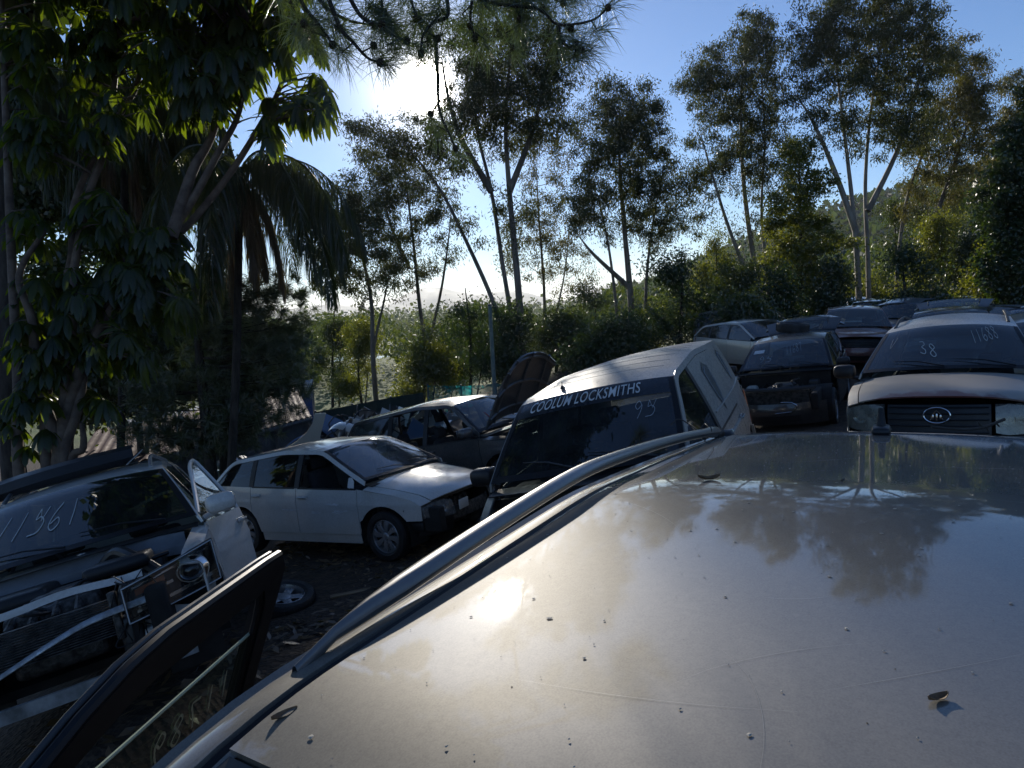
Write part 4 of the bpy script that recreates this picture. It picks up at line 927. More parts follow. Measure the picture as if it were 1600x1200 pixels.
for nm, sh, px, d, yaw, pt, kw, lab in BGC:
    loc, rot = place(px, d, yaw); kw2 = dict(kw); SH[sh].mirmat = None; SH[sh].wsmat = GL; SH[sh].bumpmat = None
    car(nm, SH[sh], loc, rot, lab, 'car' if 'van' not in nm else 'van', 'wrecked cars parked across the yard', body=pt, q=0, wheels='steel', window=('front', 'rear', 'quarter') if d > 19 else ('front', 'quarter'), interior=d < 21, **kw2)
# ------------------------------------------------------------------ scrap panels
def scrap_door(mat, label):
    o = empty('scrap_door', (0, 0, 0), (0, 0, 0), label, 'car door', 'loose panels in the scrap heap'); m = MB()
    m.sheet(np.array([[(x, -.04*math.sin(z*2.2), z) for z in lin(0, .62, 6)] for x in lin(-.5, .5, 7)]), .05, ref=(0, 1, .3)); m.out('door_skin', mat, o)
    m = MB(); m.tube(cat([(-.48, 0, .60), (-.40, .03, .85), (-.2, .06, 1.02), (.2, .07, 1.06), (.42, .06, 1.0), (.5, .0, .60)], 5), .025, 6); m.out('window_frame', BLK, o)
    return o
def scrap_bonnet(mat, label):
    o = empty('scrap_bonnet', (0, 0, 0), (0, 0, 0), label, 'car bonnet', 'loose panels in the scrap heap')
    MB().sheet(np.array([[(x*(1-.12*y), y*1.0, .10*(1-x*x)-.05*y*y) for y in lin(0, 1, 8)] for x in lin(-.7, .7, 9)]), .02, ref=(0, .5, -1)).out('panel', mat, o); return o
def scrap_bumper(mat, label):
    o = empty('scrap_bumper', (0, 0, 0), (0, 0, 0), label, 'car bumper', 'loose panels in the scrap heap')
    MB().sheet(np.array([[(x, -.3*(1-abs(x/.85)**2.6)-.04*math.sin(z*9), z) for z in lin(0, .42, 5)] for x in lin(-.85, .85, 15)]), .012, ref=(0, 1, .2)).out('bumper_skin', mat, o); return o
def scrap_wheelarch(mat, label):
    o = empty('scrap_wing', (0, 0, 0), (0, 0, 0), label, 'car wing', 'loose panels in the scrap heap')
    g = []
    for x in lin(-.55, .5, 14):
        lo_ = math.sqrt(max(0, .36**2-(x)**2)); g.append([(x, .05*z*z, z) for z in lin(lo_, .62+.05*x, 5)])
    MB().sheet(np.array(g), .012, ref=(0, 1, .2)).out('wing_skin', mat, o); return o
def dup(root, loc, rot):
    r = root.copy(); COL.objects.link(r); r.location = loc; r.rotation_euler = rot
    for ch in root.children:
        c = ch.copy(); COL.objects.link(c); c.parent = r
    return r
rr = random.Random(31); ORD = ['leftmost', 'second', 'third', 'fourth', 'fifth', 'sixth', 'seventh', 'eighth', 'ninth', 'tenth', 'eleventh', 'twelfth', 'thirteenth', 'fourteenth', 'fifteenth']
kinds = [(scrap_door, WP, 'white car door among the tangled panels of the scrap heap'), (scrap_door, BLKP, 'black car door among the tangled panels of the scrap heap'), (scrap_bonnet, SILV, 'silver bonnet among the tangled panels of the scrap heap'),
         (scrap_bumper, WP, 'white bumper skin among the tangled panels of the scrap heap'), (scrap_bumper, BLK, 'black bumper skin among the tangled panels of the scrap heap'), (scrap_wheelarch, BLUEG, 'blue grey front wing among the tangled panels of the scrap heap'),
         (scrap_bonnet, BLUP, 'blue bonnet among the tangled panels of the scrap heap'), (scrap_wheelarch, SILV, 'silver front wing among the tangled panels of the scrap heap')]
for ki, (fn, mat, lab) in enumerate(kinds):
    o = fn(mat, lab)
    for k in range(13):
        px, d = rr.uniform(505, 690), rr.uniform(16.5, 20.5); q = P(px, 660, d); z0 = float(tz(q[0], q[1])); top_ = P(px, np.interp(px, [500, 560, 690], [672, 650, 640]), d)[2]
        loc = (q[0], q[1], z0+.1+rr.random()**.6*max(.2, top_-z0-.35)); o.scale = (.68,)*3; rot = (rr.uniform(-1.2, 1.2), rr.uniform(-1, 1), rr.uniform(0, 6.28))
        if k == 0: o.location = loc; o.rotation_euler = rot; mem = [(px, o)]
        else: mem.append((px, dup(o, loc, rot)))
    for k, (_, m_) in enumerate(sorted(mem, key=lambda t: t[0])): m_['label'] = ORD[k]+' from the left of the '+lab.split(' among')[0]+'s in the scrap heap'
o = None; mem = []
for k in range(15):                       # car windows and panels stood on edge along the shade cloth
    px, d = 672+k*11+rr.uniform(-4, 4), 23.5+rr.uniform(-.6, .6); q = P(px, 640, d); z0 = float(tz(q[0], q[1])); zt_ = P(px, np.interp(px, [670, 840], [628, 612]), d)[2]
    loc = (q[0], q[1], zt_-1.1); rot = (rr.uniform(-.35, .35), rr.uniform(-.5, .5), rr.uniform(-.9, .9))
    if o is None: o = scrap_door(SILV, 'x'); o['group'] = 'panels leaning along the teal shade cloth'; o.location = loc; o.rotation_euler = rot; mem.append(o)
    else: mem.append(dup(o, loc, rot))
for k, o in enumerate(mem): o['label'] = ORD[k]+' door panel from the left stood upright along the teal shade cloth'
# a cut white body side standing up behind the hatchback roof
q = P(478, 690, 12.4); cs = empty('cut_body_side', q+np.array([0, 0, -1.0]), (0, 0, R(12)), 'pale cut car body side with triangular window standing above the hatchback roof', 'car body panel')
s_ = 12.4/FPX; pt = lambda a: np.array([(a[0]-478)*s_, 0, (690-a[1])*s_+1.0])
st = [((436, 702), (470, 706)), ((462, 690), (492, 698)), ((480, 676), (500, 690)), ((490, 662), (500, 684)), ((495, 647), (512, 648))]
MB().sheet(np.array([[pt(a)*(1-k)+pt(b_)*k for k in lin(0, 1, 4)] for a, b_ in st]), .05, ref=(0, 5, 1)).out('pillar', paint('cream_paint', (.42, .38, .31), dust=.5), cs)
m = MB(); m.tube(cat([pt((500, 690)), pt((520, 700)), pt((556, 690)), pt((588, 684))], 5), .035, 8); m.tube([pt((436, 702)), pt((430, 740))], .05, 6); m.out('waist_rail', SILV, cs)
# ------------------------------------------------------------------ sheds, fences, pole
ROOFM = pbr('rusty_maroon_roofing', (.13, .065, .06), .8, 0., spec=.25, col2=(.06, .035, .03), scale=2.5, stretch=(1, .3, 1)); ROOFG = pbr('pale_steel_roofing', (.30, .32, .34), .7, 0., spec=.3, col2=(.28, .3, .31), scale=2)
WALLG = pbr('weathered_grey_sheeting', (.10, .11, .12), .7, .1, scale=3); WALLB = pbr('blue_sheet_wall', (.03, .07, .22), .5, scale=3)
def corr(A, B, C, D_, pitch_, amp, mat, name, par):
    """corrugated sheet between edges A-B (eave) and D-C (ridge)"""
    A, B, C, D_ = map(np.array, (A, B, C, D_)); n = int(np.linalg.norm(B-A)/pitch_*4); m = MB(); g = []
    nn = np.cross(B-A, D_-A); nn = nn/np.linalg.norm(nn); nn = nn if nn[2] > -.01 else -nn
    for i in range(n+1):
        t = i/n; o = nn*amp*math.sin(i*math.pi/2); g.append([(A+(B-A)*t)*(1-k)+(D_+(C-D_)*t)*k+o for k in lin(0, 1, 5)])
    m.grid(g); return m.out(name, mat, par, sharp=60)
def shed(name, A, B, depth_v, rise, wall_h, rm_, wm_, label, thick=.12):
    A, B = np.array(A), np.array(B); o = empty(name, tuple((A+B)/2-np.array([0, 0, wall_h])), (0, 0, 0), label, 'shed'); off = -(A+B)/2+np.array([0, 0, wall_h]); A = A+off; B = B+off
    C = B+np.array(depth_v)+np.array([0, 0, rise]); D_ = A+np.array(depth_v)+np.array([0, 0, rise])
    corr(A, B, C, D_, .30, .022, rm_, 'roof', o)
    ins = np.array(depth_v)*.08; dn = np.array([0, 0, -.05])
    m = MB(); 
    for u0, u1, h0, h1 in ((A+ins, B+ins, 0, 0), (C-ins, D_-ins, 0, 0), (B+ins, C-ins, 0, 0), (D_-ins, A+ins, 0, 0)):
        u0, u1 = u0+dn, u1+dn; g = []
        for i in range(41):
            t = i/40; p_ = u0+(u1-u0)*t; g.append([p_*np.array([1, 1, 0])+np.array([0, 0, zz]) for zz in (p_[2], p_[2]*.5-.2, -.4)])
        m.grid(g)
    m.out('wall', wm_, o)
    m = MB(); m.tube([A+dn*2, B+dn*2], .07, 6); m.out('fascia', WALLG, o); return o
e1, e0 = P(486, 650, 23.0), P(95, 752, 14.5)
lsh = shed('long_shed', e0, e1, (-1.6, 4.0, 0), .45, 2.2, ROOFM, WALLG, 'long low grey shed under a rusty maroon corrugated roof, behind the young pine')
m = MB(); mid = np.array(lsh.location); 
for k in range(6):
    t = k/5; q = e0+(e1-e0)*t; m = MB(); m.box((q-mid)+np.array([-.05, .05, -1.1]), (.1, .1, 2.2)); m.out('post', WALLG, lsh, smooth=False)
shed('blue_shed', P(345, 628, 29.0), P(486, 614, 30.0), (-.8, 3.2, 0), .30, 2.0, ROOFG, WALLB, 'small bright blue shed with pale metal roof, beyond the long shed')
shed('steel_shed', P(170, 690, 24.0), P(330, 655, 27.0), (-1.4, 3.2, 0), .25, 1.6, ROOFG, WALLG, 'grey shed with pale corrugated roof glimpsed through the umbrella tree')
GREENF = pbr('dark_green_sheet', (.012, .035, .030), .5, .1, scale=3); TEAL = newmat('teal_shade_cloth')
b = N(TEAL, 'ShaderNodeBsdfDiffuse'); b.inputs[0].default_value = (.02, .20, .22, 1); b2_ = N(TEAL, 'ShaderNodeBsdfTranslucent'); b2_.inputs[0].default_value = (.04, .45, .48, 1); tr = N(TEAL, 'ShaderNodeBsdfTransparent')
t = N(TEAL, 'ShaderNodeTexCoord'); n_ = N(TEAL, 'ShaderNodeTexNoise', i_Scale=1.7, i_Detail=6.); L(TEAL, t.outputs['Object'], n_.inputs['Vector'])
m1 = N(TEAL, 'ShaderNodeMixShader'); m1.inputs[0].default_value = .5; L(TEAL, b.outputs[0], m1.inputs[1]); L(TEAL, b2_.outputs[0], m1.inputs[2])
m2 = N(TEAL, 'ShaderNodeMixShader'); L(TEAL, ramp(TEAL, n_.outputs[0], [(.40, .12), (.60, .75)]), m2.inputs[0]); L(TEAL, m1.outputs[0], m2.inputs[1]); L(TEAL, tr.outputs[0], m2.inputs[2]); o_ = N(TEAL, 'ShaderNodeOutputMaterial'); L(TEAL, m2.outputs[0], o_.inputs[0])
def fence(name, pts, h, mat, label, cat__, wav=.0, pitch_=.35, hp__=None):
    o = empty(name, tuple(pts[0]-np.array([0, 0, h])), (0, 0, 0), label, cat__); base = pts[0]-np.array([0, 0, h]); g = []
    for A_, B_ in zip(pts[:-1], pts[1:]):
        n = max(2, int(np.linalg.norm(B_-A_)/pitch_*2))
        for i in range(n):
            q = A_+(B_-A_)*i/n-base; nn = np.cross(B_-A_, (0, 0, 1)); nn /= np.linalg.norm(nn)
            o1 = nn*(.03 if i % 2 else 0)+nn*wav*math.sin(i*.7)
            g.append([q+o1+np.array([0, 0, -h*k+wav*math.sin(i*.4)*k]) for k in lin(0, 1, 5)])
    MB().grid(g).out('panel', mat, o, smooth=wav > 0)
    for q in pts: MB().tube([q-base+np.array([0, .06, .05]), q-base+np.array([0, .06, -h-.3])], .04, 6).out('post', WALLG, o)
    return o
fence('sheet_fence', [P(492, 644, 25), P(550, 633, 25.5), P(610, 621, 26), P(668, 612, 26.5)], 1.9, GREENF, 'dark green metal sheet fence running from the shed corner to the shade cloth', 'fence')
fence('shade_cloth_fence', [P(668, 602, 26.4), P(720, 603, 26), P(775, 600, 25.6), P(850, 596, 25.2)], 1.6, TEAL, 'ragged teal shade cloth stretched behind the scrap panels', 'fence', wav=.10)
q0, q1 = P(775, 645, 24.6), P(764, 478, 24.6); q1[0] = q0[0]+(q1[0]-q0[0])*.45; pp_ = empty('green_pole', q0-np.array([0, 0, 1.2]), (0, 0, 0), 'slim grey green post rising behind the off-road wagon', 'pole')
MB().tube([np.zeros(3), q1-q0+np.array([0, 0, 1.2])], [.085, .07], 10).out('post', pbr('grey_green_steel', (.16, .21, .19), .5), pp_)
MB().lathe([(.075, 0), (.085, .01), (.085, .05), (.02, .07), (.001, .07)], 'z', 12, tuple(q1-q0+np.array([0, 0, 1.2]))).out('cap', WALLG, pp_)
# leaf litter and small debris on the earth near the tyre
V = []; F = []
for i in range(5200):
    x = rr.uniform(-3.4, 3.2); y = rr.uniform(3.2, 11.5)
    V.append((x, y)); 
xy = np.array(V); zz = tz(xy[:, 0], xy[:, 1]); rs2 = np.random.RandomState(4); n = len(xy); a = rs2.rand(n)*6.28; l = .03+.06*rs2.rand(n); w_ = l*.3
c = np.column_stack([xy, zz+.012]); d1 = np.column_stack([np.cos(a)*l, np.sin(a)*l, (rs2.rand(n)-.5)*.05]); d2 = np.column_stack([-np.sin(a)*w_, np.cos(a)*w_, (rs2.rand(n)-.5)*.03])
Q = np.stack([c-d1, c-d2+[0, 0, .006], c+d1, c+d2], 1).reshape(-1, 3)
tag(mk('leaf_litter', Q, np.arange(4*n).reshape(-1, 4), leafm('dry_leaf', (.10, .065, .03), (.20, .13, .07), .15), sharp=0, smooth=False), 'dry brown leaves scattered over the dark earth between the cars', 'leaf litter', kind='stuff')
q = P(545, 889, 7.1); bd = MB().box((0, 0, 0), (.42, .07, .018), rotm('y', .04), r=.006).out('board_scrap', pbr('weathered_timber', (.30, .22, .13), .85, col2=(.14, .10, .06), scale=6, stretch=(.3, 4, 1)), None); bd.location = (q[0], q[1], float(tz(q[0], q[1]))+.03); bd.rotation_euler = (0, -.05, .35); tag(bd, 'short piece of weathered timber on the leaf litter beside the hatchback front wheel', 'timber')
mb_ = MB(); r7 = random.Random(7)
for k in range(260):
    x = r7.uniform(-3.2, 2.8); y = r7.uniform(4.2, 10.5); z = float(tz(x, y)); a = r7.uniform(0, 3.14); l = r7.uniform(.04, .22); mb_.tube(cat([(x, y, z+.012), (x+l*.5*math.cos(a), y+l*.5*math.sin(a), z+.03), (x+l*math.cos(a+.3), y+l*math.sin(a+.3), z+.012)], 3), r7.uniform(.003, .008), 4)
tag(mb_.out('fallen_sticks', pbr('grey_bark_twig', (.07, .06, .05), .8), None), 'short fallen sticks strewn over the earth between the cars', 'sticks', kind='stuff')
# things lying on the foreground roof
def on_roof(px, py):
    """point of the wagon roof seen through a pixel"""
    p, e, sc = POSE['fore']; M = rmat(e); p = np.array(p); s = SH['fore']; o_ = np.array([0, 0, CZ]); dd = P(px, py, 1.)-o_
    lo_, hi_ = .3, 5.
    def h(t): q = M.T@(o_+dd*t-p); v = q[1]/max(.1, float(s.side(q[0], s.G(q[0])))); return q[2]-float(s.top(q[0], np.clip(v, -1, 1))[2])
    for _ in range(40):
        md = (lo_+hi_)/2
        if h(md) > 0: lo_ = md
        else: hi_ = md
    return o_+dd*lo_
DRY = leafm('dry_leaf', (.10, .065, .03), (.20, .13, .07), .15)
def dry_leaf(px, py, l, a, curl, label):
    q = on_roof(px, py); M = rotm('z', a); o = MB()
    g = [[np.array([x*l, y*l*.22*(1-(x*1.9)**2)+.0, .0012+curl*x*x*l*2+abs(y)*l*.12]) for y in lin(-1, 1, 5)] for x in lin(-.5, .5, 9)]
    o = MB().sheet(g, .0006, ref=(0, 0, -1)).out('dry_leaf', pbr('curled_brown_leaf', (.26, .17, .08), .7, col2=(.12, .07, .035), scale=40), None); o.location = q; o.rotation_euler = (0, 0, a); tag(o, label, 'leaf')
dry_leaf(445, 1120, .030, .7, .15, 'curled brown leaf on the near front corner of the wagon roof')
dry_leaf(1466, 1094, .024, .3, .22, 'small folded tan leaf alone on the near bare part of the wagon roof')
dry_leaf(1472, 765, .05, .2, .3, 'dark leaf scrap on the wagon roof in front of the antenna')
dry_leaf(1108, 750, .05, .0, .3, 'dark leaf scrap on the wagon roof near the rear end of the rail')
for px0, py0, px1, py1, lab in ((1315, 752, 1462, 749, 'long dry pine needle lying across the wagon roof before the antenna'),):
    a_, b_ = on_roof(px0, py0), on_roof(px1, py1); tag(MB().tube([a_+np.array([0, 0, .003]), (a_+b_)/2+np.array([0, 0, .012]), b_+np.array([0, 0, .003])], .0022, 5).out('pine_needle', pbr('brown_needle', (.06, .04, .02), .7), None), lab, 'pine needle')
pts = [on_roof(x, y)+np.array([0, 0, .012]) for x, y in ((1410, 688), (1450, 684), (1500, 682), (1550, 683))]
tw = empty('twig', pts[0], (0, 0, 0), 'knobbly twig lying along the rear edge of the wagon roof, right of the antenna', 'twig')
P2 = [P(x, y, 2.75)-pts[0] for x, y in ((1455, 667), (1500, 671), (1535, 668), (1570, 655))]
MB().tube(cat(P2, 4), .006, 6).out('stem', pbr('grey_bark_twig', (.07, .06, .05), .8), tw)
for a_, b_ in (((1535, 668), (1528, 658)), ((1540, 666), (1545, 674)), ((1555, 660), (1562, 667))): MB().tube([P(*a_, 2.75)-pts[0], P(*b_, 2.75)-pts[0]], [.005, .003], 5).out('side_shoot', pbr('grey_bark_twig', (.07, .06, .05), .8), tw)

# rain-spotted dirt, crumbs and long scratches on the wagon roof
s = SH['fore']; q = np.random.RandomState(8)
def splat(mb, x, v, r, n=7, dz=.0012):
    c = s.top(x, v); a0 = q.rand()*6; ring = [s.top(x+r*math.cos(a0+i*6.283/n)*q.uniform(.6, 1.3), v+r/.6*math.sin(a0+i*6.283/n)*q.uniform(.6, 1.3))+np.array([0, 0, dz]) for i in range(n)]
    mb.add([c+np.array([0, 0, dz*1.6])]+ring, [(0, 1+i, 1+(i+1) % n) for i in range(n)])
m = MB()
for k in range(620): splat(m, q.uniform(s.xr+.05, s.xw), q.uniform(-.84, .86), .0007+.0028*q.rand()**4)
o = m.out('dirt_spots', pbr('dried_dirt', (.45, .42, .35), .9, scale=50), fore, smooth=False); o['kind'] = 'stuff'
m = MB()
for k in range(90): splat(m, q.uniform(s.xr+.05, s.xw), q.uniform(-.84, .86), .0007+.0013*q.rand()**2, 5, .0005)
o = m.out('leaf_crumbs', pbr('dark_crumb', (.05, .035, .02), .9), fore, smooth=False); o['kind'] = 'stuff'
m = MB()
for k in range(26):
    x, v = q.uniform(s.xr+.3, s.xw-.1), q.uniform(-.7, .8); a = q.uniform(0, 6.28); l = q.uniform(.05, .32); bend = q.uniform(-.5, .5); w_ = q.uniform(.0001, .0003); g = []
    for t in lin(0, 1, 12):
        aa = a+bend*t; px_, pv = x+l*t*math.cos(aa), v+l*t*math.sin(aa)/.6; n_ = np.array([-math.sin(aa), math.cos(aa)])*w_*math.sin(math.pi*min(max(t, .05), .95))
        g.append([s.top(px_+n_[0], max(-.86, min(.9, pv+n_[1]/.6)))+np.array([0, 0, .0008]), s.top(px_-n_[0], max(-.86, min(.9, pv-n_[1]/.6)))+np.array([0, 0, .0008])])
    m.grid(g)
o = m.out('scratches', pbr('scratched_clear_coat', (.42, .42, .40), .5), fore, smooth=False); o['kind'] = 'stuff'
# ------------------------------------------------------------------ trees and plants
BARK = pbr('grey_gum_bark', (.20, .17, .14), .85, col2=(.10, .08, .065), scale=3, stretch=(1, 1, .25), bump=.4, bscale=12)
BARKP = pbr('pale_gum_bark', (.34, .30, .25), .8, col2=(.18, .15, .12), scale=3, stretch=(1, 1, .25), bump=.3, bscale=12)
BARKD = pbr('dark_rough_bark', (.055, .045, .036), .9, col2=(.02, .016, .013), scale=8, stretch=(1, 1, .3), bump=.6, bscale=25)
GUM = leafm('gum_leaf', (.035, .045, .018), (.065, .072, .028), .30, .05, tcol=(2.6, 2.5, .9, 1)); GUM2 = leafm('olive_gum_leaf', (.05, .055, .018), (.09, .085, .03), .34, .05, tcol=(2.8, 2.5, .8, 1))
BUSH = leafm('bush_leaf', (.024, .040, .012), (.055, .075, .020), .36, .09, tcol=(3.2, 2.9, .8, 1)); LITB = leafm('sunlit_bush_leaf', (.05, .068, .015), (.10, .115, .025), .46, .07, tcol=(3.4, 3., .8, 1)); DENSE = leafm('dark_leaf', (.018, .035, .012), (.04, .06, .018), .25, .07)  # LITB is a lighter copy of BUSH with sunlight put into its colour
class Tubes:
    def __init__(s, k=5): s.mb = MB(); s.k = k
    def add(s, pts, r): s.mb.tube(pts, r, s.k, caps=False)
def unit(v): return v/np.maximum(np.linalg.norm(v, axis=-1, keepdims=True), 1e-9)
def leaf_quads(c, d, l, w, rs_):
    n = len(c); d = unit(d); u = unit(np.cross(d, rs_.randn(n, 3))); l = np.asarray(l)[:, None]; w = np.asarray(w)[:, None]
    return np.stack([c, c+d*l*.5+u*w, c+d*l, c+d*l*.5-u*w], 1).reshape(-1, 3), np.arange(4*n).reshape(-1, 4)
def tree(name, label, D, stems, blobs, leafmat, bark, seed, ncl, lpc, ls=.20, lw=.024, droop=.9, crad=.56, r0=.22, cat__='tree', group=None, tip=.012, flat=.8, dj=.5, bs=1.24):
    """stems: pixel polylines from the ground up; blobs: (px, py, rx, ry) masses of the crown, all at depth D (metres) and as deep as they are wide"""
    q = np.random.RandomState(seed); k = D/FPX; S = []
    blobs = [(b_[0], b_[1], b_[2]*bs, b_[3]*bs)+tuple(b_[4:]) for b_ in blobs]; base = P(*stems[0][0], D); gz_ = float(tz(base[0], base[1])); org = np.array([base[0], base[1], gz_])
    root = empty(name, org, (0, 0, 0), label, cat__, group); nodes = []; nr = []; T = Tubes(6)
    for i, st in enumerate(stems):
        off = 0 if i == 0 else q.uniform(-1, 1)*dj
        pts = [P(x, y, D+off*j/len(st)*2) for j, (x, y) in enumerate(st)]
        if pts[0][2] > gz_+.3 and i == 0 or (i > 0 and abs(pts[0][2]-base[2]) < .5): pts = [np.array([pts[0][0]*1.0, pts[0][1], gz_-.3])]+pts
        pts = cat(np.array(pts), 5); rr_ = np.linspace(r0*(1 if i == 0 else .72), tip*2.2, len(pts))*(.9+.2*q.rand()); T.add(pts-org, rr_)
        nodes += list(pts[2:]); nr += list(rr_[2:])
    C = []; ar = np.array([b_[2]*b_[3] for b_ in blobs], float)*np.array([b_[4] if len(b_) > 4 else 1. for b_ in blobs]); ar /= ar.sum()
    ncl = int(ncl*1.7)
    for b_, a_ in zip(blobs, ar):
        n = max(2, int(round(ncl*a_))); v = unit(q.randn(n, 3))*(q.rand(n, 1)**.42)
        for vv in v:
            if seed == 1 and math.hypot(b_[0]+vv[0]*b_[2]-650, b_[1]-vv[1]*b_[3]-135) < (46 if q.rand() < .45 else 76): continue
            C.append(P(b_[0]+vv[0]*b_[2], b_[1]-vv[1]*b_[3], D+vv[2]*b_[2]*k*.9))
    C = np.array(C); nodes = np.array(nodes); nr = np.array(nr)
    order = np.argsort(np.min(np.linalg.norm(C[:, None]-nodes[None], axis=2), 1)); 
    for ci in order:
        c = C[ci]; dv = c-nodes; ds = np.linalg.norm(dv, axis=1); cost = ds+1.3*np.maximum(0, .35*ds-dv[:, 2])+(nr < tip)*.3
        j = int(np.argmin(cost)); a_ = nodes[j]; L_ = ds[j]
        if L_ < .15: continue
        mid = (a_+c)/2+np.array([0, 0, -.10*L_])+q.randn(3)*.05*L_; t = np.linspace(0, 1, 5)[:, None]; pts = (1-t)**2*a_+2*t*(1-t)*mid+t*t*c
        ra = min(nr[j]*.62, .008+.013*L_); ra = max(ra, tip*.8); rr_ = np.linspace(ra, tip*.55, 5); T.add(pts-org, rr_); nodes = np.vstack([nodes, pts[1:]]); nr = np.concatenate([nr, rr_[1:]])
    T.mb.out('trunk', bark, root, sharp=0)
    lpc = int(lpc*1.5); n = len(C)*lpc; ci = np.repeat(np.arange(len(C)), lpc); cs = crad*(.55+.8*q.rand(len(C)))
    c = C[ci]+q.randn(n, 3)*(cs[ci][:, None])*np.array([.75, .75, .75*flat])*.62
    d = q.randn(n, 3)*.75+np.array([0, 0, -droop]); l = ls*(.6+.7*q.rand(n)); V, Fq = leaf_quads(c-org, d, l, lw*(.7+.6*q.rand(n)), q)
    mk('crown', V, Fq, leafmat, root, sharp=0, smooth=False); return root
G_ = 'tall gum trees beyond the yard'
tree('gum_tree', 'tall sparse gum with several leaning stems, the low sun shining through its crown', 30,
     [[(820, 575), (808, 430), (796, 300), (790, 190), (796, 90), (790, 20)], [(812, 570), (788, 430), (768, 300), (745, 200), (742, 110), (720, 40)], [(806, 570), (770, 470), (730, 380), (690, 300), (640, 235), (604, 195)], [(796, 300), (830, 210), (850, 130), (860, 60)], [(768, 300), (720, 215), (700, 150), (690, 90)]],
     [(800, 60, 80, 65), (705, 60, 75, 50, .6), (860, 110, 40, 60), (640, 205, 65, 42, 1.), (720, 190, 75, 60, 1.), (830, 200, 60, 50, .7), (770, 140, 90, 60, 1.1), (610, 230, 40, 40, .5), (560, 205, 30, 25, .5), (680, 280, 55, 35, .35), (780, 330, 60, 60, .3)], GUM, BARK, 1, 310, 85, r0=.24)
tree('gum_tree', 'slender gum with rounded crown just left of the sunlit one', 38, [[(668, 560), (656, 480), (646, 380), (636, 300), (630, 260)], [(668, 560), (690, 450), (700, 380), (705, 330)], [(640, 420), (610, 350), (596, 290)]],
     [(620, 265, 50, 45), (590, 290, 45, 45), (660, 320, 50, 45, .8), (600, 355, 60, 45, .8), (690, 370, 35, 50, .5), (640, 420, 55, 40, .5)], GUM, BARK, 2, 120, 90, r0=.17)
tree('gum_tree', 'bushy gum beside the hanging palm fronds, left of the slender gum', 34, [[(583, 560), (580, 470), (566, 400), (552, 340), (545, 300)], [(583, 560), (600, 470), (610, 420)]],
     [(545, 320, 38, 40), (535, 370, 45, 40), (585, 380, 50, 40), (560, 430, 60, 45, .8), (520, 420, 35, 40, .7)], GUM, BARK, 3, 95, 95, r0=.15)
tree('gum_tree', 'dense rounded dark gum in the middle of the treeline', 36, [[(992, 560), (984, 450), (975, 350), (968, 250), (970, 190)], [(970, 560), (962, 470), (950, 380), (935, 310)], [(1008, 555), (1010, 440), (1020, 350), (1035, 270)], [(984, 450), (930, 400), (905, 370)]],
     [(970, 165, 55, 38, 1.4), (945, 205, 50, 45, 1.3), (1005, 205, 45, 45, 1.3), (960, 265, 70, 50), (1020, 290, 45, 50), (925, 320, 50, 45), (985, 340, 60, 40, .8), (1040, 350, 50, 40, .7), (1075, 320, 35, 50, .6)], GUM, BARK, 4, 210, 100, r0=.2)
tree('gum_tree', 'thin open gum between the sunlit gum and the dense rounded one', 42, [[(852, 560), (850, 450), (842, 340), (838, 260)], [(852, 560), (880, 440), (890, 350)]],
     [(840, 250, 45, 50, .6), (870, 330, 50, 55, .6), (830, 380, 50, 50, .6), (890, 420, 40, 45, .6)], GUM2, BARK, 5, 85, 80, r0=.14)
tree('gum_tree', 'tall gum with pointed crown and three bare stems right of the rounded one', 37, [[(1197, 560), (1190, 470), (1172, 370), (1160, 260), (1158, 150), (1165, 90)], [(1205, 555), (1200, 450), (1190, 330), (1195, 220), (1190, 120)], [(1172, 440), (1140, 360), (1112, 270), (1095, 210)]],
     [(1178, 45, 34, 24, 1.3), (1140, 95, 55, 35, 1.2), (1195, 95, 38, 45), (1120, 150, 55, 45), (1180, 175, 50, 50), (1085, 130, 30, 28, .8), (1150, 235, 70, 45), (1215, 245, 35, 50, .8), (1110, 270, 40, 35, .6), (1180, 320, 50, 40, .5)], GUM, BARKP, 6, 215, 92, r0=.19)
tree('gum_tree', 'tallest gum, twin pale trunks and a very wide crown', 33, [[(1343, 500), (1340, 420), (1332, 320), (1322, 230), (1310, 130), (1300, 30)], [(1358, 500), (1356, 400), (1352, 290), (1360, 180), (1376, 80), (1390, -10)], [(1340, 370), (1305, 270), (1270, 190), (1245, 150)], [(1356, 330), (1400, 240), (1430, 150), (1450, 70)]],
     [(1295, 30, 50, 45), (1350, 20, 60, 50), (1410, 30, 60, 45, 1.2), (1450, 80, 45, 40), (1270, 85, 40, 40), (1330, 110, 70, 50), (1400, 130, 60, 50, 1.2), (1255, 150, 28, 30, .7), (1300, 180, 50, 40, .7), (1370, 200, 60, 45, .8), (1440, 180, 45, 50, .8), (1360, -50, 80, 40)], GUM, BARKP, 7, 290, 90, r0=.2)
tree('gum_tree', 'spreading gum with angled limbs at the right, beside the twin pale trunks', 39, [[(1462, 470), (1452, 400), (1466, 330), (1490, 260), (1515, 180), (1520, 120)], [(1400, 470), (1406, 380), (1420, 300), (1450, 220), (1470, 160)]],
     [(1500, 100, 40, 40), (1530, 150, 30, 40), (1490, 180, 50, 45), (1525, 215, 38, 35), (1460, 240, 45, 40, .7), (1510, 270, 45, 35, .6), (1440, 310, 40, 40, .5)], GUM2, BARK, 8, 165, 90, r0=.19)
tree('gum_tree', 'yellowish topped gum behind the dense dark glossy tree', 45, [[(1600, 470), (1598, 330), (1596, 200), (1595, 140)]], [(1592, 150, 34, 40), (1605, 210, 45, 45), (1580, 250, 30, 30, .6)], GUM2, BARK, 9, 75, 90, r0=.2)
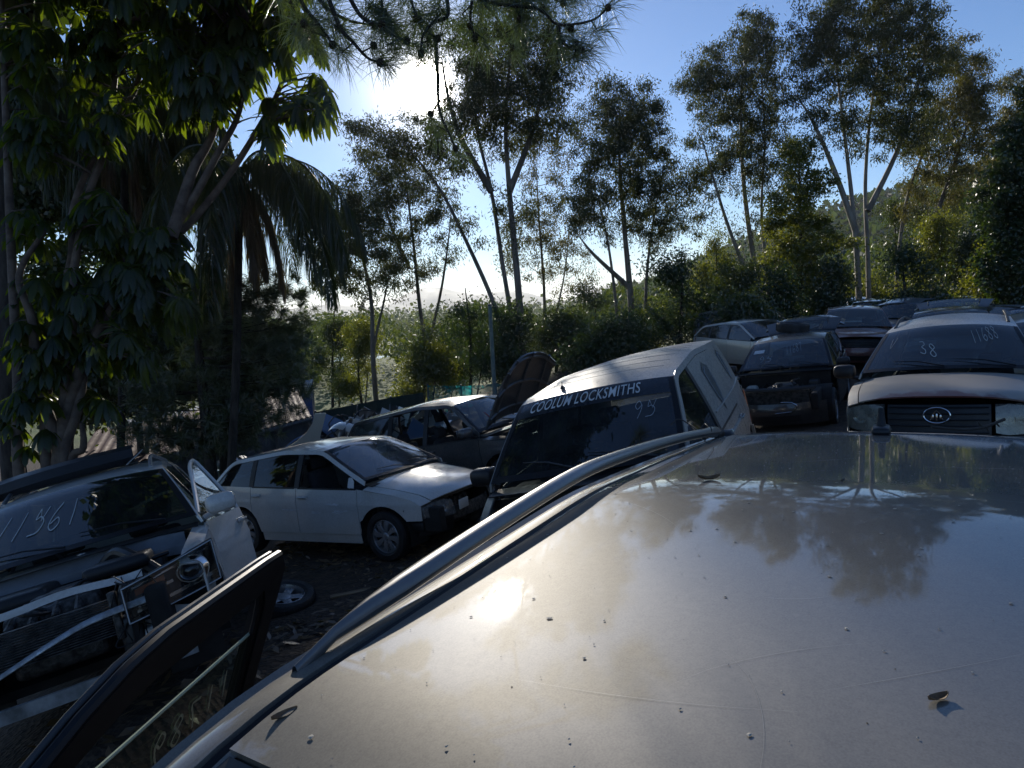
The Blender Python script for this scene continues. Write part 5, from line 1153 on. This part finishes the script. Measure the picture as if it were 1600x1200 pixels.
tree('broadleaf_tree', 'dense dark glossy tree beside the far wrecked cars', 26, [[(1610, 500), (1605, 400), (1600, 300), (1598, 230)], [(1605, 420), (1570, 350)]],
     [(1595, 250, 40, 45), (1575, 320, 45, 50), (1620, 330, 50, 70), (1590, 400, 50, 50), (1570, 440, 30, 30), (1630, 180, 40, 50)], DENSE, BARKD, 10, 170, 130, ls=.15, lw=.04, droop=.4, crad=.5, r0=.2)
tree('wattle_tree', 'conical green tree standing before the wooded ridge', 31, [[(1252, 520), (1252, 420), (1250, 320), (1248, 230)]], [(1248, 240, 22, 25), (1255, 285, 38, 25), (1245, 330, 45, 28), (1262, 375, 60, 28), (1240, 415, 55, 28), (1275, 440, 50, 30)], LITB, BARKD, 11, 120, 85, ls=.16, lw=.035, droop=.2, crad=.48, flat=.5, r0=.13)
B_ = 'understorey trees behind the yard'
US = [ # px, top py, half width, bottom py, depth, mat, label
 (735, 440, 52, 560, 30, DENSE, 'dark bushy tree behind the green post'),
 (870, 490, 45, 580, 29, BUSH, 'loose green shrub tree right of the sunlit gum trunks'), (930, 470, 40, 560, 32, BUSH, 'small tree behind the roof of the leaning van'),
 (1065, 400, 70, 540, 26, DENSE, 'broad-leaved dark tree above the rear of the leaning van'), (1010, 500, 40, 560, 30, LITB, 'sunlit shrub behind the van roof'),
 (1150, 420, 50, 540, 30, BUSH, 'shrubby tree left of the conical green tree'), (1120, 380, 30, 480, 40, LITB, 'pale green tree near the foot of the ridge'),
 (1215, 430, 42, 520, 28, DENSE, 'dark shrubby tree above the raised tailgate'), (1300, 420, 40, 500, 29, BUSH, 'green tree left of the twin pale trunks'),
 (1415, 400, 50, 480, 25, DENSE, 'broad-leaved glossy tree right of the twin pale trunks'), (1470, 330, 45, 470, 34, LITB, 'feathery tree behind the far right cars'),
 (1535, 320, 45, 470, 32, BUSH, 'tall thin-stemmed tree behind the far right cars'), (1400, 320, 50, 420, 42, BUSH, 'green tree behind the twin pale trunks'),
 (1490, 250, 35, 400, 44, BUSH, 'upright tree under the spreading gum'),
 (560, 520, 30, 590, 36, LITB, 'sunlit shrub beyond the fence'), (665, 540, 30, 600, 28, LITB, 'yellow green shrub behind the shade cloth'),
 (790, 500, 35, 590, 27, DENSE, 'dark shrub at the foot of the sunlit gum'), (1560, 400, 30, 470, 29, LITB, 'sunlit shrub beside the dense dark tree'),
 (1355, 440, 30, 490, 38, LITB, 'sunlit shrub behind the twin pale trunks'), (520, 470, 24, 560, 40, BUSH, 'small dark tree beside the hanging fronds'),
 (960, 520, 45, 575, 24, DENSE, 'low dark shrub behind the van roof'), (1170, 490, 40, 530, 24, BUSH, 'low shrub behind the silver car')]
for i, (x, y0, hw, y1, d, mt, lab) in enumerate(US):
    q = random.Random(i+50); bl = []; c_ = P(x, y1, d); g3 = np.array([c_[0], c_[1], float(tz(c_[0], c_[1]))])-np.array([0, 0, CZ]); y1 = max(y1, min(640, 600-FPX*(g3@cu)/(g3@cf)-8))
    for k in range(13): t = q.random()**.8; bl.append((x+q.uniform(-1.15, 1.15)*hw*(.3+.8*t), y0-18+(y1-y0)*(t*.95+.04), hw*(.2+.3*t)*q.uniform(.5, 1.3), (y1-y0)*q.uniform(.05, .16)))
    tree('understorey_tree', lab, d, [[(x+q.uniform(-8, 8), y1+10), (x, (y0+y1)/2), (x+q.uniform(-10, 10), y0+10)], [(x+10, y1+10), (x+hw*.5, (y0+y1)/2)]], bl, mt, BARKD, 60+i, 62, 72, ls=.15, lw=.028, droop=.5, crad=.75, bs=1., r0=.09, group=B_)
# far wood: one mass of leaves filling the gaps, too deep in the treeline to count
q = np.random.RandomState(77); V = []; n = 90000
px = q.uniform(380, 1720, n); top_ = np.interp(px, [380, 500, 700, 900, 1000, 1150, 1300, 1450, 1720], [500, 498, 490, 478, 450, 425, 395, 378, 362])+14*np.sin(px*.031)+9*np.sin(px*.083)
dd = q.uniform(50, 80, n); py = top_+(q.rand(n)**.8)*(595-top_)*np.where((px > 500) & (px < 720), .62, 1.); c = np.array([P(a, b_, d_) for a, b_, d_ in zip(px, py, dd)])
kp = (px < 500) | (px > 690) | (q.rand(n) < .25); c = c[kp]; n = len(c)
V, Fq = leaf_quads(c, q.randn(n, 3)+[0, 0, -.3], .42*(.6+.8*q.rand(n)), .12*(.6+.8*q.rand(n)), q)
tag(mk('far_wood', V, Fq, BUSH, sharp=0, smooth=False), 'far-off wood behind the gum trees', 'wood', kind='stuff')
n = 14000; az = q.uniform(R(8), R(48), n); rd = q.uniform(165, 330, n); x = np.sin(az)*rd; y = np.cos(az)*rd; z = tz(x, y)+q.rand(n)*5
V, Fq = leaf_quads(np.column_stack([x, y, z]), q.randn(n, 3), 3.2*(.5+q.rand(n)), 1.3*(.5+q.rand(n)), q)
tag(mk('ridge_wood', V, Fq, DENSE, sharp=0, smooth=False), 'dark wood covering the ridge', 'wood', kind='stuff')
a = lin(0, 2*math.pi, 49)[:-1]; wp = [(-24+30*math.cos(t)+2*math.sin(3*t), 80+9*math.sin(t)+1.5*math.cos(4*t), -3.48) for t in a]
WT = newmat('still_water'); b = N(WT, 'ShaderNodeBsdfPrincipled', i_Roughness=.12); b.inputs['Base Color'].default_value = (.03, .035, .03, 1); o = N(WT, 'ShaderNodeOutputMaterial'); L(WT, b.outputs[0], o.inputs[0])
tag(mk('water', np.array(wp+[(-24, 80, -3.48)]), [(i, (i+1) % 48, 48) for i in range(48)], WT, sharp=0), kind='structure')
n = 24000; k_ = q.randint(0, 260, n); ca_ = q.uniform(R(-42), R(9), 260); cr0 = q.uniform(170, 620, 260); x = np.sin(ca_[k_])*cr0[k_]+q.randn(n)*4.5; y = np.cos(ca_[k_])*cr0[k_]+q.randn(n)*3; z = tz(x, y)+np.abs(q.randn(n))*3.0
V, Fq = leaf_quads(np.column_stack([x, y, z]), q.randn(n, 3), 1.2*(.5+q.rand(n)), .5*(.5+q.rand(n)), q)
tag(mk('valley_trees', V, Fq, BUSH, sharp=0, smooth=False), 'far-off clumps of trees dotted over the valley floor', 'wood', kind='stuff')
# ---- distant hills at the left horizon
HM = pbr('hazy_far_hill', (.07, .09, .05), .9, scale=.01); g = []
for i in range(60):
    a = R(-46+60*i/59); h = 48+20*math.sin(i*.35)+12*math.sin(i*.83+1); g.append([np.array([math.sin(a)*r_, math.cos(a)*r_, -4+h*k]) for r_, k in ((1650, -.2), (1800, .35), (1950, .8), (2100, 1.), (2300, .7), (2600, 0))])
tag(MB().grid(g).out('far_hills', HM, None, sharp=0), kind='structure')
# ---- umbrella tree: stems and compound leaves
UM = leafm('umbrella_leaf', (.011, .022, .008), (.024, .040, .011), .40, .035, .25, tcol=(12., 9.6, 1., 1))
def compound(q, c, ax, L_, nl, out):
    """leaflets round the end of a stalk; ax = stalk direction"""
    ax = ax/np.linalg.norm(ax); u = np.cross(ax, (0, 0, 1.)); u = u/np.linalg.norm(u) if np.linalg.norm(u) > .1 else np.array([1., 0, 0]); w = np.cross(ax, u); ph = q.uniform(0, 6)
    for i in range(nl):
        a = ph+i*2*math.pi/nl; d = math.cos(a)*u+math.sin(a)*w; l = L_*q.uniform(.6, 1.15); ww = l*.135; s_ = np.cross(ax, d); s_ /= np.linalg.norm(s_); n = 6; droop = q.uniform(.6, 1.5)
        pts = []; p = c+d*.03; dir_ = unit(d*.9+ax*.1+np.array([0, 0, -q.uniform(.1, .7)]))
        for k in range(n):
            pts.append(p.copy()); dir_ = dir_+np.array([0, 0, -droop*.30]); dir_ /= np.linalg.norm(dir_); p = p+dir_*l/(n-1)
        for k, f in enumerate((.12, .75, 1., 1., .8, .12)):
            up = np.cross(s_, unit(pts[min(k+1, n-1)]-pts[max(k-1, 0)])); fold = .25*ww*f
            out[0] += [pts[k]-s_*ww*f+up*fold, pts[k], pts[k]+s_*ww*f+up*fold]
        b_ = out[1]
        for k in range(n-1): out[2] += [(b_+k*3, b_+k*3+1, b_+k*3+4, b_+k*3+3), (b_+k*3+1, b_+k*3+2, b_+k*3+5, b_+k*3+4)]
        out[1] += n*3
def umbrella(name, label, D, stems, blobs, seed, n, L_=.34, r0=.085):
    q = np.random.RandomState(seed); base = P(*stems[0][0], D); org = np.array([base[0], base[1], float(tz(base[0], base[1]))]); root = empty(name, org, (0, 0, 0), label, 'tree'); T = Tubes(8); nodes = []
    for i, st in enumerate(stems):
        dz = q.uniform(-.6, .6) if i else 0; pts = [P(x, y, D+dz*j/len(st)) for j, (x, y) in enumerate(st)]
        if st[0][1] > 600: pts = [pts[0]*np.array([1, 1, 0])+np.array([0, 0, org[2]-.2])]+pts
        pts = cat(np.array(pts), 6); T.add(pts-org, np.linspace(r0*q.uniform(.8, 1.1), r0*.32, len(pts))); nodes += list(pts[3:])
    nodes = np.array(nodes); out = [[], 0, []]; ar = np.array([b_[2]*b_[3]*(b_[4] if len(b_) > 4 else 1) for b_ in blobs], float); ar /= ar.sum(); k_ = D/FPX
    for b_, a_ in zip(blobs, ar):
        for _ in range(max(1, int(round(n*a_)))):
            v = unit(q.randn(3))*q.rand()**.4; c = P(b_[0]+v[0]*b_[2], b_[1]+v[1]*b_[3], D+v[2]*max(.5, b_[2]*k_)*.9); ds = np.linalg.norm(nodes-c, axis=1)+.6*np.maximum(0, nodes[:, 2]-c[2]); j = int(np.argmin(ds)); a0 = nodes[j]
            mid = (a0+c)/2+np.array([0, 0, .12*ds[j]]); t = np.linspace(0, 1, 5)[:, None]; pts = (1-t)**2*a0+2*t*(1-t)*mid+t*t*c; T.add(pts-org, np.linspace(min(.022, .006+.01*ds[j]), .004, 5))
            compound(q, c-org, c-mid+np.array([0, 0, .25]), L_*q.uniform(.75, 1.15), q.randint(8, 13), out)
    T.mb.out('trunk', pbr('smooth_brown_bark', (.15, .11, .08), .75, col2=(.07, .05, .04), scale=6, bump=.3, bscale=20), root, sharp=0)
    mk('crown', np.array(out[0]), np.array(out[2]), UM, root, sharp=0, smooth=True); return root
umbrella('umbrella_tree', 'large many-stemmed umbrella tree with big hanging finger-like leaves', 8.6,
    [[(105, 760), (98, 650), (112, 520), (116, 420), (140, 300), (165, 230), (180, 120), (190, 0)], [(75, 750), (72, 640), (78, 560), (96, 470), (112, 400), (116, 320), (160, 220), (215, 130), (225, 30)],
     [(95, 755), (120, 640), (135, 560), (175, 470), (250, 390), (300, 345), (360, 270), (410, 190), (440, 130), (455, 60)], [(90, 755), (118, 600), (165, 500), (220, 430), (290, 330), (340, 240), (375, 170), (385, 60)],
     [(30, 740), (28, 600), (18, 400), (10, 200), (5, 60), (0, -60)], [(112, 745), (130, 700), (128, 660)], [(268, 370), (300, 270), (330, 215), (350, 150)], [(100, 740), (60, 600), (50, 500), (30, 430), (70, 360)]],
    [(450, 60, 60, 55), (492, 155, 38, 38, 1.6), (430, 170, 30, 35), (375, 90, 60, 60), (330, 40, 80, 50), (240, 50, 90, 60), (150, 60, 80, 60), (60, 80, 60, 80), (60, 210, 50, 60), (300, 140, 60, 50, .7), (420, 205, 25, 15, .8),
     (45, 345, 40, 45, .5), (150, 330, 50, 45, .8), (110, 460, 90, 55), (220, 400, 80, 60), (250, 470, 70, 45), (60, 540, 60, 60), (180, 540, 70, 40), (150, 620, 22, 22, 1.2), (40, 640, 40, 60), (250, -80, 220, 80), (60, -120, 160, 100), (380, -40, 120, 50), (300, 100, 110, 80, .8), (180, 180, 80, 60, .5)], 5, 1000, L_=.32)
for i_, (dd_, bl_, lb_, mt_) in enumerate(((15, [(40, 150, 60, 70), (120, 250, 80, 80), (30, 300, 60, 70), (200, 330, 80, 70), (90, 420, 40, 30), (260, 230, 60, 70), (30, 520, 70, 60), (160, 560, 90, 60)], 'dark leafy tree standing behind the umbrella tree stems', DENSE),
    (17, [(240, 480, 70, 50), (320, 520, 60, 50), (400, 560, 50, 40), (100, 600, 80, 50), (230, 590, 70, 40)], 'low dark tree behind the young pine', BUSH))):
    tree('broadleaf_tree', lb_, dd_, [[(100+120*i_, 700), (95+120*i_, 560), (90+130*i_, 420)], [(110+120*i_, 690), (170+120*i_, 500)]], bl_, mt_, BARKD, 90+i_, 190, 110, ls=.15, lw=.04, droop=.5, crad=.55, r0=.12)
tree('reflection_tree', 'tall dark tree towering over the umbrella tree', 10, [[(20, 720), (10, 400), (0, 100), (20, -300), (40, -800)], [(0, 100), (150, -200), (220, -500)]],  # added mostly out of view, so dark foliage reflects in the off-road wagon's windscreen
     [(60, -60, 130, 50), (250, -90, 110, 40), (40, -350, 260, 170), (200, -650, 220, 170), (-60, -800, 260, 200), (100, -1100, 260, 200), (330, -330, 120, 120)], DENSE, BARKD, 95, 400, 80, ls=.32, lw=.11, droop=.5, crad=.7, r0=.2, bs=1.)
# ---- palms
PALM = leafm('palm_leaflet', (.020, .034, .012), (.036, .052, .016), .4, .06, .3, tcol=(4.5, 3.8, .9, 1)); DEADP = leafm('dead_palm_leaflet', (.11, .075, .045), (.17, .12, .075), .2, .05)
def palm(label, D, c, trunk, fronds, seed, L_=2.7, dead=0, droopk=1.0):
    q = np.random.RandomState(seed); cc = P(*c, D); org = np.array([*cc[:2], float(tz(cc[0], cc[1]))]); root = empty('palm_tree', org, (0, 0, 0), label, 'palm'); cc = cc-org
    tb = P(*trunk, D)-org; tb[2] = -.2; MB().tube(cat([tb, tb*.5+cc*.5+np.array([.05, 0, 0]), cc], 8), np.linspace(.075, .06, 17), 10).out('trunk', BARKD, root)
    for fi in range(fronds+dead):
        isd = fi >= fronds; V = []; az = fi*2.399+q.rand()*.4; el = (.75 if fi % 3 else .25)*(.6+.5*q.rand()) if not isd else -.5-.5*q.rand(); ln = L_*q.uniform(.8, 1.1)*(.7 if isd else 1)
        d = np.array([math.cos(az)*math.cos(el), math.sin(az)*math.cos(el), math.sin(el)]); p = cc.copy(); pts = [p.copy()]; n = 22
        for k in range(n): d = d+np.array([0, 0, -.085*droopk*(1+k*.045)]); d /= np.linalg.norm(d); p = p+d*ln/n; pts.append(p.copy())
        pts = np.array(pts); fr_ = MB().tube(pts, np.linspace(.022, .005, len(pts)), 5).out('frond', DEADP if isd else PALM, root)
        m_ = 96; t = np.linspace(.10, 1, m_); ip = np.array([np.interp(t*n, np.arange(n+1), pts[:, a]) for a in range(3)]).T; tg = unit(np.gradient(ip, axis=0)); sd = unit(np.cross(tg, (0, 0, 1.)))
        V = []; F = []; b_ = 0
        for sg in (-1, 1):
            for _r in range(2):
                dd_ = sd*sg*(.75 if not isd else .3)+tg*.45+q.randn(m_, 3)*.16+np.array([0, 0, -.12]); dd_ = unit(dd_); l = ln*.29*(np.sin(np.pi*np.clip(t*.9+.12, 0, 1))**.5)*(.8+.3*q.rand(m_)); s_ = unit(np.cross(dd_, q.randn(m_, 3)))*.0085; p0 = ip.copy(); rows = [np.stack([p0-s_*.5, p0+s_*.5], 1)]
                for k in range(4): dd_ = unit(dd_+np.array([0, 0, -.70*droopk])); p0 = p0+dd_*(l/4)[:, None]; ww = (1., .9, .6, .08)[k]; rows.append(np.stack([p0-s_*ww, p0+s_*ww], 1))
                R_ = np.array(rows).transpose(1, 0, 2, 3).reshape(m_, 10, 3); V.append(R_.reshape(-1, 3))
                for k in range(4): F.append(np.stack([b_+np.arange(m_)*10+2*k, b_+np.arange(m_)*10+2*k+1, b_+np.arange(m_)*10+2*k+3, b_+np.arange(m_)*10+2*k+2], 1))
                b_ += m_*10
        mk('leaflets', np.concatenate(V), np.concatenate(F), DEADP if isd else PALM, fr_, sharp=0, smooth=False)
    return root
palm('queen palm with long fronds hanging beside the open sky, right of the umbrella tree', 11.6, (375, 268), (335, 700), 19, 3, L_=3.3, dead=7, droopk=1.3)
palm('darker queen palm with shaggy fronds deep inside the umbrella tree', 12.2, (195, 150), (150, 700), 26, 4, L_=3.2, dead=4, droopk=1.35)
# ---- pines
NEED = leafm('pine_needle', (.035, .055, .022), (.06, .08, .03), .3, .15, .3); CONE = pbr('pine_cone', (.06, .04, .028), .8)
def tuft(q, c, ax, n, l, out, w=.0016):
    ax = ax/np.linalg.norm(ax); d = unit(q.randn(n, 3)*.75+ax*.55+np.array([0, 0, .05])); l_ = l*(.7+.4*q.rand(n)); s_ = unit(np.cross(d, q.randn(n, 3)))*w; p0 = c+q.randn(n, 3)*.012+ax*(q.rand(n, 1)-.5)*l*.5
    p1 = p0+d*(l_*.55)[:, None]; d2 = unit(d+np.array([0, 0, -.25])); p2 = p1+d2*(l_*.45)[:, None]; out[0].append(np.stack([p0-s_, p0+s_, p1+s_, p1-s_, p2], 1).reshape(-1, 3)); b_ = out[1]+np.arange(n)*5
    out[2].append(np.stack([b_, b_+1, b_+2, b_+3], 1)); out[3].append(np.stack([b_+3, b_+2, b_+4], 1)); out[1] += n*5
def fin(out): return np.concatenate(out[0]), np.concatenate(out[2]).tolist()+np.concatenate(out[3]).tolist()
q = np.random.RandomState(9); org = P(470, -200, 5.2)*np.array([1, 1, 0]); org[0] = -3.2; org[1] = 2.2; org[2] = float(tz(org[0], org[1]))
pine = empty('pine_tree', org, (0, 0, 0), 'pine with long-needled branches hanging overhead in front of the sun', 'tree'); T = Tubes(7)
org0 = org.copy(); trk = cat([org, org+np.array([.1, .1, 3.]), org+np.array([.2, .3, 6]), org+np.array([.3, .5, 9.5])], 6)-org; T.add(trk, np.linspace(.17, .06, len(trk)))
out = [[], 0, [], []]; cones = MB(); hub = org+np.array([.15, .2, 4.6])
BR = [([(560, -140), (690, -40), (760, 2), (840, 14), (872, 38), (924, 32), (950, 12)], 4.6), ([(872, 38), (876, 60), (890, 75), (908, 78)], 4.6), ([(690, -40), (700, 22), (676, 36), (660, 58), (658, 84)], 4.5), ([(520, -60), (560, 20), (592, 40), (616, 56), (636, 64)], 4.3), ([(500, -40), (530, 40), (552, 66), (574, 90), (594, 98)], 4.2),
      ([(450, -80), (470, 0), (500, 40), (520, 70)], 4.2), ([(760, -60), (740, -10), (735, 30), (742, 60)], 4.8), ([(680, 60), (684, 120), (686, 170), (700, 205), (712, 232)], 5.0), ([(620, -80), (640, -10), (650, 30)], 4.7), ([(700, -90), (790, -60), (850, -40), (900, -20)], 4.6), ([(790, -60), (800, -10), (812, 30)], 4.7), ([(560, -90), (590, -20), (600, 20)], 4.4),
      ([(470, -80), (500, 0), (540, 30), (585, 40)], 4.5), ([(640, -80), (720, -20), (770, 20), (800, 75)], 5.3), ([(740, -80), (830, -20), (880, 5)], 4.9), ([(470, -90), (450, -20), (470, 40), (500, 75)], 4.8)]
for bi, (st, d) in enumerate(BR):
    pts = cat([P(x, y, d) for x, y in st], 5); 
    if bi in (0, 3, 4, 5, 8, 9, 11, 12, 13, 14, 15): T.add(cat([hub-org, (hub*.5+pts[0]*.5)+np.array([0, 0, .3])-org, pts[0]-org], 5), np.linspace(.05, .02, 11))
    T.add(pts-org, np.linspace(.016, .006, len(pts))); nt_ = 5 if bi not in (7,) else 3
    for k in range(nt_):
        i = len(pts)-1-int(k*len(pts)/nt_*.85); c = pts[i]; ax = unit(pts[min(i+1, len(pts)-1)]-pts[max(i-1, 0)]); off = unit(q.randn(3))*(.10 if k else 0); T.add(np.array([c-org, c+off-org]), [.006, .004]); tuft(q, c+off-org, ax, 92, .24, out)
        if k in (0, 2): cones.box(c+off-org, (.045, .045, .05), rotm('x', q.rand()), r=.02); 
for k in range(16):       # crown above and behind the frame, hanging over the cars
    a = q.uniform(2.4, 3.9); r_ = 3.4*math.sqrt(q.rand()); c = org+np.array([.2+math.cos(a)*r_, .3+math.sin(a)*r_, 0]); c[2] = org[2]+q.uniform(5.6, 8.2)
    t = np.linspace(0, 1, 5)[:, None]; st_ = org+np.array([.2, .3, c[2]-org[2]-.9]); T.add(st_+(c-st_)*t+np.array([0, 0, 1])*t*(1-t)*.5-org, np.linspace(.02, .006, 5)); tuft(q, c-org, c-st_, 70, .24, out)
    tuft(q, c-org+q.randn(3)*.25, c-st_, 60, .24, out)
T.mb.out('trunk', BARKD, pine, sharp=0); V, Fq = fin(out); mk('needles', V, Fq, NEED, pine, sharp=0, smooth=False); cones.out('cones', CONE, pine)['kind'] = 'stuff'
def young_pine(label, D, trunk, tops, seed, n, l=.2):
    q = np.random.RandomState(seed); b0 = P(*trunk[0], D); org = np.array([b0[0], b0[1], float(tz(b0[0], b0[1]))]); o = empty('young_pine', org, (0, 0, 0), label, 'tree'); T = Tubes(6); pts = [np.array([b0[0], b0[1], org[2]-.2])]+[P(x, y, D) for x, y in trunk]; pts = cat(pts, 6); T.add(pts-org, np.linspace(.13, .04, len(pts))); out = [[], 0, [], []]
    for (x, y, rx, ry, w) in tops:
        for _ in range(int(n*w)):
            c = P(x+q.uniform(-1, 1)*rx, y+q.uniform(-1, 1)*ry, D+q.uniform(-1, 1)*rx*D/FPX*.7); j = int(np.argmin(np.abs(pts[:, 2]-(c[2]-.15*abs(q.randn()))))); a0 = pts[j]; L_ = np.linalg.norm(c-a0); m_ = (a0+c)/2+np.array([0, 0, -.08*L_]); t = np.linspace(0, 1, 6)[:, None]; bp_ = (1-t)**2*a0+2*t*(1-t)*m_+t*t*c; T.add(bp_-org, np.linspace(.006+.006*L_, .004, 6))
            for k in (5, 5, 5, 4, 4, 3): tuft(q, bp_[k]-org+q.randn(3)*.13, bp_[5]-bp_[3]+np.array([0, 0, .35])+q.randn(3)*.3, 62, l, out, .0034)
    T.mb.out('trunk', BARKD, o, sharp=0); V, Fq = fin(out); mk('needles', V, Fq, NEED, o, sharp=0, smooth=False)
young_pine('young dark pine standing before the long shed, its tufted lower branches spread wide', 12.6, [(330, 740), (320, 640), (312, 560), (306, 480), (300, 420)], [(420, 460, 50, 25, .6), (440, 530, 50, 35, .9), (380, 560, 60, 40, .7), (400, 640, 70, 40, 1), (240, 640, 50, 50, .9), (300, 700, 60, 30, .7), (350, 480, 60, 50, .5)], 12, 26)
young_pine('small pine partly hidden behind the umbrella tree stems', 13.0, [(352, 740), (356, 640), (352, 560), (350, 470)], [(300, 590, 60, 30, .8), (440, 600, 40, 25, .7), (350, 660, 60, 30, .8), (330, 520, 50, 40, .5)], 13, 22)
# a dead twig caught under the rail, over the van
tw = P(1120, 690, 2.75); tg_ = empty('dead_twig', tw, (0, 0, 0), 'thin dead twigs caught under the rear end of the roof rail', 'twig'); m = MB()
for st in ([(1090, 672), (1062, 655), (1048, 664)], [(1110, 690), (1150, 684), (1172, 690), (1160, 700)], [(1135, 695), (1140, 712)], [(1100, 690), (1112, 672), (1098, 655)], [(1125, 690), (1108, 705), (1095, 722)]): m.tube(cat([P(x, y, 2.62)-tw for x, y in st], 4), .0022, 5)
m.out('twig', pbr('grey_bark_twig', (.07, .06, .05), .8), tg_)

# ------------------------------------------------------------------ thin air haze
hz_ = newmat('thin_haze'); o = N(hz_, 'ShaderNodeOutputMaterial'); pv = N(hz_, 'ShaderNodeVolumePrincipled'); pv.inputs['Density'].default_value = .00016; pv.inputs['Anisotropy'].default_value = .55; pv.inputs['Color'].default_value = (.9, .94, 1, 1); L(hz_, pv.outputs[0], o.inputs['Volume'])
hb = MB().box((0, 2150, 38), (7400, 5200, 92)).out('haze', hz_, None, smooth=False); tag(hb, 'thin pale haze in the air over the yard and valley', 'haze', kind='stuff')
